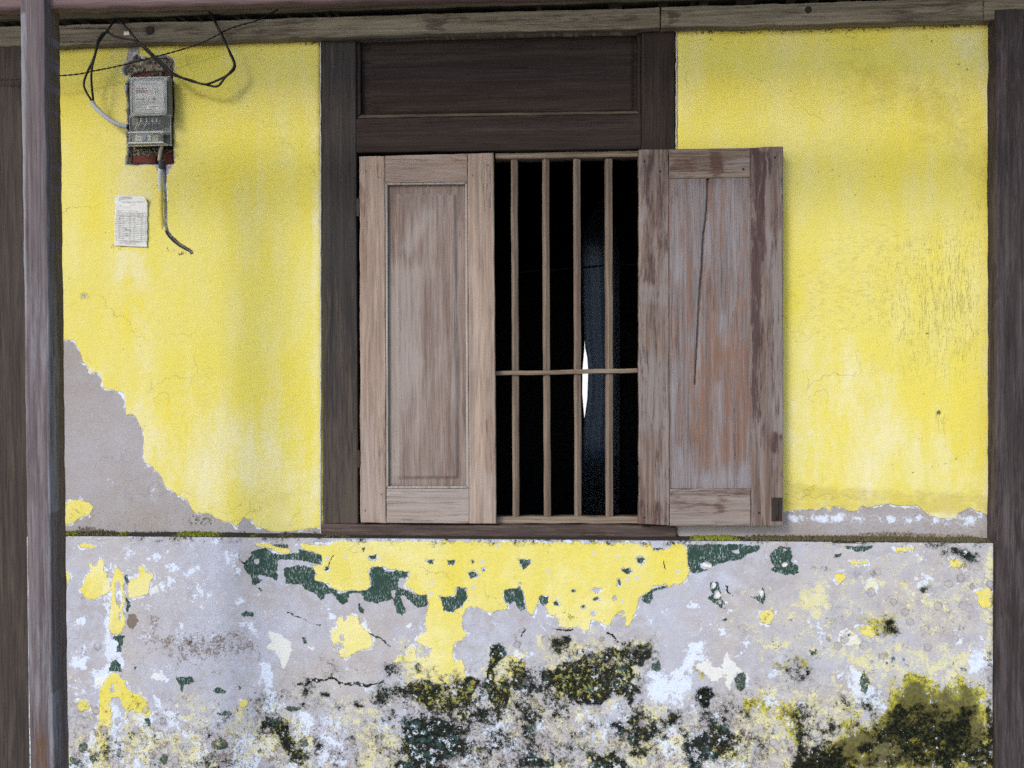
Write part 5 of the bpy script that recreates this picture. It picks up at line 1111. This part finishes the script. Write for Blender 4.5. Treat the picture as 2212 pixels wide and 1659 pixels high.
meter = empty('electricity_meter', bp(325, 320, 0), 'grey electricity meter with clear cover and breaker set in a chipped brick niche', 'electricity meter')
M_mbody = plain('dark meter base plastic', (.030, .032, .042), .4, .3, 60)
M_mface = plain('grey meter face', (.33, .345, .355), .5, .10, 50)
M_txt = plain('dark print', (.03, .03, .035), .6, .1)
M_red = plain('red print', (.40, .05, .035), .6, .1)
M_wht = plain('white print and glints', (.62, .62, .56), .6, .1)
M_grn = plain('green lamp lens', (.02, .16, .05), .3, .1); M_ylw = plain('yellow lamp lens', (.38, .28, .05), .3, .1); M_mar = plain('dark red lamp lens', (.08, .012, .02), .3, .1)
M_blu = plain('blue switch', (.06, .16, .28), .4, .15); M_scr = plain('zinc screw', (.45, .46, .44), .4, .3, 90, metal=.6); M_bwh = plain('yellowed breaker plastic', (.40, .40, .32), .5, .2)
def glass(name, col, al):
    m = bpy.data.materials.new(name); m.use_nodes = True; nt = m.node_tree; p = nt.nodes['Principled BSDF']; p.inputs['Base Color'].default_value = col + (1,); p.inputs['Roughness'].default_value = .12
    p.inputs['Alpha'].default_value = al; p.inputs['Specular IOR Level'].default_value = .7
    nz = nt.nodes.new('ShaderNodeTexNoise'); nz.inputs['Scale'].default_value = 60; mr = nt.nodes.new('ShaderNodeMapRange'); nt.links.new(nz.outputs[0], mr.inputs[0])
    mr.inputs['To Min'].default_value = al * .5; mr.inputs['To Max'].default_value = min(1, al * 1.6); nt.links.new(mr.outputs[0], p.inputs['Alpha']); return m
M_clear = glass('dusty clear cover', (.30, .32, .30), .10)
M_rim = glass('clear cover rim', (.42, .44, .42), .55)
yM = -.052
pbox('base', 283, 172, 371, 314, -.012, .03, M_mbody, meter, .003)
pbox('meter_case', 281, 167, 366, 250, -.040, -.0125, plain('meter case', (.16, .17, .18), .45, .2), meter, .006)
face = pbox('face_plate', 284.5, 170.5, 358, 246, yM, -.041, M_mface, meter, .010)
def ringbox(name, dx0, dy0, dx1, dy1, y0, w, r, mat, parent):
    """rounded rectangular rim"""
    a = bp(dx0, dy0, y0); b_ = bp(dx1, dy1, y0); x0, x1, z0, z1 = min(a[0], b_[0]), max(a[0], b_[0]), min(a[2], b_[2]), max(a[2], b_[2])
    pts = []
    for (cx_, cz_, s) in ((x1 - r, z1 - r, 0), (x0 + r, z1 - r, 90), (x0 + r, z0 + r, 180), (x1 - r, z0 + r, 270)):
        for k in range(5): an = math.radians(s + k * 22.5); pts.append((cx_ + r * math.cos(an), y0, cz_ + r * math.sin(an)))
    pts.append(pts[0]); return tube(name, pts, w, mat, parent, 6, 2)
M_rimo = plain('light rim plastic', (.40, .42, .38), .3, .2)
ringbox('cover_rim', 283.5, 169.5, 359.5, 247, yM - .001, .0016, .014, M_rimo, meter)
ringbox('cover_rim', 287.5, 173, 355.5, 243.5, yM - .002, .0010, .013, M_rimo, meter)
ringbox('cover_rim', 281, 168, 368, 251, -.030, .0016, .006, M_rim, meter)
pbox('clear_cover', 282, 168.5, 361, 248, yM - .004, yM - .0035, M_clear, meter)
tube('painted_highlight', [bp(352, 200, yM - .005), bp(353.5, 222, yM - .005)], .0012, M_wht, meter, 6, 3)  # white slivers painted in as glints on the clear cover
tube('painted_highlight', [bp(282.5, 206, yM - .001), bp(284, 223, yM - .001)], .0009, M_wht, meter, 6, 3)
def text(s, dx, dy, h, mat, Y=yM - .0006, align='LEFT', parent=face, bold=0.0):
    cu = bpy.data.curves.new('txt', 'FONT'); cu.body = s; cu.size = h * .00163 / .72; cu.align_x = align; cu.offset = bold; cu.resolution_u = 2
    tmp = bpy.data.objects.new('txt', cu); COL.objects.link(tmp)
    dg = bpy.context.evaluated_depsgraph_get(); me = bpy.data.meshes.new_from_object(tmp.evaluated_get(dg)); bpy.data.objects.remove(tmp)
    n_ = len(me.vertices); co = np.empty(n_ * 3, np.float32); me.vertices.foreach_get('co', co); co = co.reshape(-1, 3)
    p = bp(dx, dy, Y); w = np.stack([co[:, 0] + p[0], np.full(n_, Y), co[:, 1] + p[2]], 1).astype(np.float32)
    me.vertices.foreach_set('co', w.ravel()); me.materials.clear(); me.update()
    return link('lettering', me, mat, parent)
text('PT SMART METER INDONESIA', 319.5, 182, 2.0, M_txt, align='CENTER', bold=.0001)
text('SMART', 293.5, 192.8, 2.8, M_red, bold=.0002); text('METER', 305.5, 192.8, 2.8, plain('green grey print', (.10, .12, .10), .6, .1), bold=.0001)
pbox('counter', 293.2, 194.8, 312.5, 199.8, yM - .0009, yM - .0002, M_txt, face); pbox('counter', 312.6, 194.8, 318.5, 199.8, yM - .0009, yM - .0002, M_red, face)
for i, c_ in enumerate('018433'): text(c_, 294.6 + i * 3.8, 199.2, 3.6, M_wht, yM - .0013)
text('kWh', 320.5, 198.5, 2.0, M_txt); text('DAYA', 334, 192, 1.8, M_txt)
ringbox('symbol', 335.5, 193.5, 343, 203.5, yM - .0006, .00035, .002, M_txt, face); disc('symbol', bp(339.3, 198, yM - .0008), .0024, .0005, M_txt, face, 10)
text('INDIKATOR', 293.5, 215.2, 1.9, M_txt, bold=.0001)
for x, m_ in ((308.6, M_grn), (320.2, M_ylw), (333, M_mar)): disc('lamp', bp(x, 213.4, yM - .0012), .0040, .002, m_, face, 14, .0006)
text('PULSA        TAMPER       BALIK', 306, 219.4, 1.4, M_txt)
text('SINGLE PHASE  2 WIRE  WATTHOUR METER', 292, 223.2, 1.6, M_txt); text('220V  50Hz  5(40)A  CLASS 2', 292, 227, 1.6, M_txt); text('600 imp/kWh', 292, 230, 1.6, M_txt); text('PRODUKSI 2011', 292, 233, 1.6, M_txt)
pbox('barcode_label', 317.5, 227.6, 342.6, 234.6, yM - .0009, yM - .0003, M_wht, face)
rr = random.Random(4)
for k in range(14): x = 321 + k * 1.45; pbox('barcode_bar', x, 228.6, x + rr.uniform(.4, 1.0), 231.6, yM - .0013, yM - .001, M_txt, face)
text('30211140878', 323, 234, 1.7, M_txt, yM - .0013)
text('DIBUAT DI INDONESIA - LISENSI METROLOGI', 292, 238.2, 1.4, M_txt)
# terminal block
pbox('terminal_block', 287, 251.5, 352, 270, -.030, -.0125, M_mbody, meter, .003)
for x in (305, 317, 329, 338): 
    disc('terminal_screw', bp(x, 256.5, -.0315), .0038, .004, M_scr, meter, 10, .001); disc('terminal_screw', bp(x, 261.5, -.0315), .0038, .004, M_scr, meter, 10, .001)
for x in (298, 311, 323, 346): pbox('terminal_rib', x - .5, 251.8, x + .5, 268, -.037, -.030, M_mbody, meter)
for (x, m_, dx) in ((298, M_beige, -4), (303, M_beige, -5), (317, M_grayc, -6), (330, M_blu, 1), (338, M_black, 3)):
    tube('wire', [bp(x, 262, -.022), bp(x + dx * .3, 268, -.034), bp(x + dx, 276, -.020), bp(x + dx * 1.4, 281, -.008)], .0026, m_, meter, 6, 3)
pbox('terminal_cover', 280, 250.8, 369.5, 286, -.047, -.0462, M_clear, meter)
ringbox('cover_rim', 280, 251, 369.5, 313.5, -.047, .0010, .003, M_rim, meter)
pbox('cover_rib', 276.5, 284.5, 353, 286.2, -.050, -.012, M_rim, meter)
# breaker
pbox('breaker', 292, 290.5, 325.5, 304, -.040, -.0125, M_bwh, meter, .0015)
pbox('breaker_toggle', 304.5, 291.5, 315, 301.5, -.047, -.0395, M_blu, meter, .0015)
pbox('breaker', 327, 291.5, 341.5, 305, -.034, -.0125, plain('old breaker', (.26, .27, .21), .5, .4, 70), meter, .0015)
text('C4', 295, 300.5, 4.0, M_txt, -.0405, parent=meter); text('MCB', 317, 299, 3.0, M_txt, -.0405, parent=meter); text('2', 333, 301.5, 6, M_txt, -.0345, parent=meter)
pbox('breaker_cover', 277, 286.5, 353, 310, -.048, -.0475, M_clear, meter)
pbox('cover_rib', 277, 307, 352, 308.6, -.049, -.014, M_rimo, meter, .0005)
pbox('inner_wedge', 296, 286.8, 313, 290.3, -.03, -.0125, plain('copper tinted plastic', (.34, .22, .15), .5, .2), meter, .001)
tube('yellow_strip', [bp(287, 316, -.012), bp(320, 314.8, -.016), bp(349, 312.5, -.02), bp(352, 313.5, -.018)], .0020, plain('yellow strip', (.60, .50, .08), .5, .2), meter, 6, 4)
# mortar crumbs below the meter
import bmesh
bmx = bmesh.new(); rr = random.Random(9)
for k in range(260):
    if rr.random() < .68: px, py = rr.uniform(289, 350), rr.uniform(317, 337)
    else: px, py = rr.uniform(313, 352), rr.uniform(141, 168)
    p = bp(px, py, .022); r = rr.uniform(.0015, .0042)
    vs_ = bmesh.ops.create_icosphere(bmx, subdivisions=1, radius=r)['verts']
    for q_ in vs_: q_.co = Vector((q_.co.x * rr.uniform(.8, 1.4) + p[0], q_.co.y + p[1] + rr.uniform(-.006, .004), q_.co.z * rr.uniform(.7, 1.2) + p[2]))
me = bpy.data.meshes.new('crumbs'); bmx.to_mesh(me); bmx.free(); link('mortar_crumbs', me, M_mortar, wallL, kind='stuff')
v = [bp(350, 316, -.016), bp(347, 325, -.010), bp(345, 337, -.006), bp(344, 347, -.004)]
tube('cable_tail', v, .0060, M_beige, meter, 8, 4)
sl_ = tube('sleeve', [bp(348, 348, -.006), bp(349, 358, -.004), bp(349, 364, -.001)], .0105, plain('dark sleeve', (.035, .045, .05), .5, .3), None, 10, 4, label='short black sleeve where the cable enters the pipe below the meter', cat='sleeve')
# pipe, half buried, painted yellow further down
bpipe = NB('pipe plastered over and painted'); zc = bpipe.n.new('ShaderNodeSeparateXYZ'); bpipe.l.new(bpipe.obj, zc.inputs[0])
nn_ = bpipe.noise(40, 6, .65)
mk = bpipe.step(bpipe.add(zc.outputs[2], bpipe.mul(bpipe.sub(nn_, .5), .14)), .150, .162)
pc = bpipe.mix(mk, (.58, .47, .10), (.50, .50, .47)); pc = bpipe.mix(bpipe.mul(bpipe.step(bpipe.noise(95, 6, .7, loc=(3, 0, 0)), .60, .64), .75), pc, (.07, .065, .06)); bpipe.bump(nn_, .5, .002)
M_pipe = bpipe.done(pc, .8)
tube('conduit', [bp(x, y, Y_) for x, y, Y_ in ((347.5, 362, -.001), (345.5, 385, .000), (347.5, 420, .001), (347.5, 455, .001), (350, 485, .003), (353, 500, .010))], lambda t: .0085 + .0012 * math.sin(t * 37) * math.sin(t * 11), M_pipe, None, 12, 5,
     label='half buried pipe below the meter, smeared with white and yellow paint', cat='pipe')
tube('cable_end', [bp(356, 497, .004), bp(366, 512, .002), bp(378, 524, .001), bp(392, 534, .001), bp(406, 542, .003), bp(413, 548, .006)], lambda t: .0042 * (1 - .5 * t), M_black, None, 8, 5,
     label='black cable end disappearing into the yellow wall beside the paper', cat='cable')

# ------------------------------------------------------------------ cables
def rp(l, Y):  # region r coordinates
    return [bp(x * .17156, y * .17156, Y_ if Y_ is not None else Y) for x, y, Y_ in l]
def c1(l):
    return [bp(x * .337, y * .337, Y_) for x, y, Y_ in l]
bundle = empty('service_cable', bp(200, 220, -.05), 'thick black service cable looping from the roof over the meter and into a grey hose', 'cable')
R_ = .0038
tube('strand', rp([(1480, 235, .01), (1430, 275, -.06), (1340, 400, -.075), (1250, 520, -.07), (1212, 640, -.06), (1170, 760, -.055), (1105, 900, -.055), (1060, 1020, -.055), (1062, 1100, -.055), (1105, 1190, -.05), (1165, 1285, -.045)], None), R_, M_black, bundle)
tube('strand', c1([(700, 205, -.073), (660, 215, -.082), (632, 250, -.080), (618, 310, -.07), (605, 370, -.065), (590, 430, -.065), (585, 500, -.065), (590, 570, -.058), (598, 645, -.045)]), R_, M_black, bundle)
tube('strand', c1([(690, 208, -.073), (750, 238, -.075), (850, 258, -.08), (915, 292, -.08), (990, 358, -.075), (1070, 432, -.07), (1110, 480, -.068), (1220, 512, -.06), (1310, 540, -.06), (1400, 512, -.055), (1490, 458, -.05), (1505, 405, -.05), (1462, 310, -.06), (1412, 210, -.075), (1362, 110, -.04), (1340, 78, .02)]), R_, M_black, bundle)
tube('strand', c1([(740, 118, .01), (770, 136, -.062), (830, 200, -.072), (900, 285, -.075), (960, 345, -.07), (1040, 425, -.065), (1110, 468, -.062), (1200, 512, -.058), (1330, 545, -.055), (1395, 552, -.055), (1440, 500, -.058), (1500, 425, -.056), (1475, 345, -.058), (1430, 235, -.07), (1385, 150, -.07), (1352, 85, .01)]), R_, M_black, bundle)
tube('grey_hose', rp([(1160, 1285, -.045), (1200, 1345, -.045), (1290, 1435, -.045), (1400, 1520, -.042), (1500, 1572, -.036), (1600, 1598, -.028)], None), .0082, M_grayc, bundle, 12, 6)
tube('hose_end', rp([(1596, 1596, -.028), (1630, 1602, -.022), (1650, 1604, -.010)], None), .0088, M_black, bundle, 10, 3)
tube('twisted_wire', c1([(-60, 512, -.05), (100, 508, -.055), (365, 487, -.06), (500, 475, -.052), (600, 455, -.05), (750, 425, -.048), (900, 388, -.046), (1000, 362, -.046), (1150, 322, -.046), (1300, 272, -.05), (1450, 195, -.055), (1530, 165, -.05), (1650, 130, -.05), (1780, 62, .0)]), .0017, M_black, None, 6, 14, 160.0,
     label='thin twisted black wire running slantwise across the yellow wall above the meter', cat='wire')
tube('nail_wire', c1([(798, 712, -.004), (802, 705, -.014), (812, 712, -.016), (816, 728, -.006), (822, 735, -.004)]), .0007, M_iron, None, 5, 4, label='tiny rusty wire hook at the edge of the niche', cat='hook')

# ------------------------------------------------------------------ paper notice
bpap = NB('creased printed paper'); pn_ = bpap.noise(1, 5, .6, v=bpap.vmap((8, 8, 45)))
M_paper = None
pcx = bpap.mix(bpap.mul(bpap.step(bpap.math('ABSOLUTE', bpap.sub(pn_, .5)), .03, .004), .45), (.62, .62, .60), (.34, .32, .28)); pcx = bpap.mix(bpap.mul(bpap.step(bpap.noise(12, 4, .6), .55, .75), .4), pcx, (.55, .50, .38))
bpap.bump(pn_, .6, .002); M_paper = bpap.done(pcx, .9)
cs = [bp(249, 422, -.004), bp(319, 425, -.004), bp(318.5, 534, -.004), bp(247.5, 531, -.004)]
v = []; f = []; nu, nv = 24, 40
for j in range(nv + 1):
    for i in range(nu + 1):
        u = i / nu; w = j / nv
        p = (1 - w) * ((1 - u) * cs[0] + u * cs[1]) + w * ((1 - u) * cs[3] + u * cs[2])
        y = -.0045 + (fbm(np.array([u * 3.0]), np.array([w * 12.0]), 4, .6)[0] - .5) * .004
        cur = max(0, u + (1 - w) - 1.86) * .10; y -= cur
        dx = (fbm(np.array([w * 14]), np.array([u * 2 + 5.0]), 3)[0] - .5) * .004 * (abs(u - .5) * 2) ** 4
        v.append((p[0] + dx, y, p[2] - cur * .6))
for j in range(nv):
    for i in range(nu): a = j * (nu + 1) + i; f.append((a, a + 1, a + nu + 2, a + nu + 1))
me = bpy.data.meshes.new('paper_notice'); me.from_pydata(v, [], f); me.update()
notice = link('paper_notice', me, M_paper, None, label='creased white printed table pasted on the yellow wall below the meter', cat='notice', smooth=True)
sd = notice.modifiers.new('thickness', 'SOLIDIFY'); sd.thickness = .0004
M_ink = plain('grey ink', (.13, .13, .15), .8, .1)
def ppt(u, w): return (1 - w) * ((1 - u) * cs[0] + u * cs[1]) + w * ((1 - u) * cs[3] + u * cs[2])
YI = -.0076
def ink_rects(rects):
    v = []; f = []
    for (u0, w0, u1, w1, th) in rects:
        a = ppt(u0, w0); b_ = ppt(u1, w1); d = b_ - a; d /= np.linalg.norm(d) + 1e-9; nrm = np.array([-d[2], 0, d[0]]) * th / 2
        k = len(v)
        for q_ in (a - nrm, b_ - nrm, b_ + nrm, a + nrm): v.append((q_[0], YI, q_[2]))
        f.append((k, k + 1, k + 2, k + 3))
    me = bpy.data.meshes.new('ruled_lines'); me.from_pydata(v, [], f); me.update(); return me
R = []
rows = [.335, .385, .41] + [.41 + .0365 * k for k in range(1, 14)]
for w in rows: R.append((.04, w, .95, w, .0007))
for u in (.04, .26, .47, .60, .82, .95): R.append((u, .335 if u in (.04, .26, .60, .95) else .385, u, rows[-1], .0007))
link('ruled_lines', ink_rects(R), M_ink, notice)
def ptext(s, u, w, h, al='LEFT'): 
    p = ppt(u, w)
    cu = bpy.data.curves.new('txt', 'FONT'); cu.body = s; cu.size = h; cu.align_x = al; cu.resolution_u = 2
    tmp = bpy.data.objects.new('txt', cu); COL.objects.link(tmp); dg = bpy.context.evaluated_depsgraph_get(); me = bpy.data.meshes.new_from_object(tmp.evaluated_get(dg)); bpy.data.objects.remove(tmp)
    n_ = len(me.vertices); co = np.empty(n_ * 3, np.float32); me.vertices.foreach_get('co', co); co = co.reshape(-1, 3)
    me.vertices.foreach_set('co', np.stack([co[:, 0] + p[0], np.full(n_, YI), co[:, 1] + p[2]], 1).astype(np.float32).ravel()); me.materials.clear(); me.update(); return link('lettering', me, M_ink, notice)
ptext('PT TELEKOMUNIKASI', .13, .045, .0048); ptext('Pencatatan Meter Listrik', .13, .068, .0048); ptext('No.', .13, .09, .004); ptext('ID', .13, .112, .004)
ptext('KARTU PEMBACAAN STAND METER', .22, .142, .0052); ptext('NAMA :', .06, .315, .005)
ptext('Tgl / Bln', .15, .365, .0042, 'CENTER'); ptext('Tahun', .15, .395, .0042, 'CENTER'); ptext('STAND METER', .43, .368, .0042, 'CENTER'); ptext('STAND METER', .77, .368, .0042, 'CENTER')
for t_, u in (('Angka', .36), ('Prf', .53), ('Angka', .71), ('Prf', .88)): ptext(t_, u, .403, .0038, 'CENTER')
for k, t_ in enumerate(('JAN', 'FEB', 'MAR', 'APR', 'MEI', 'JUN', 'JUL', 'AGS', 'SEP', 'OKT', 'NOP', 'DES')): ptext(t_, .15, .44 + .0365 * k, .0042, 'CENTER')
for k, t_ in ((6, '1477'), (7, '10548  815'), (9, '1178'), (10, '12428')): ptext(t_, .29, .44 + .0365 * k, .0058)
ptext('Catatlah angka stand meter setiap bulan dan simpan kartu ini', .5, .905, .0036, 'CENTER'); ptext('Apabila ada kesalahan pembacaan harap segera melapor ke', .5, .93, .0036, 'CENTER'); ptext('kantor pelayanan terdekat', .5, .952, .0036, 'CENTER')
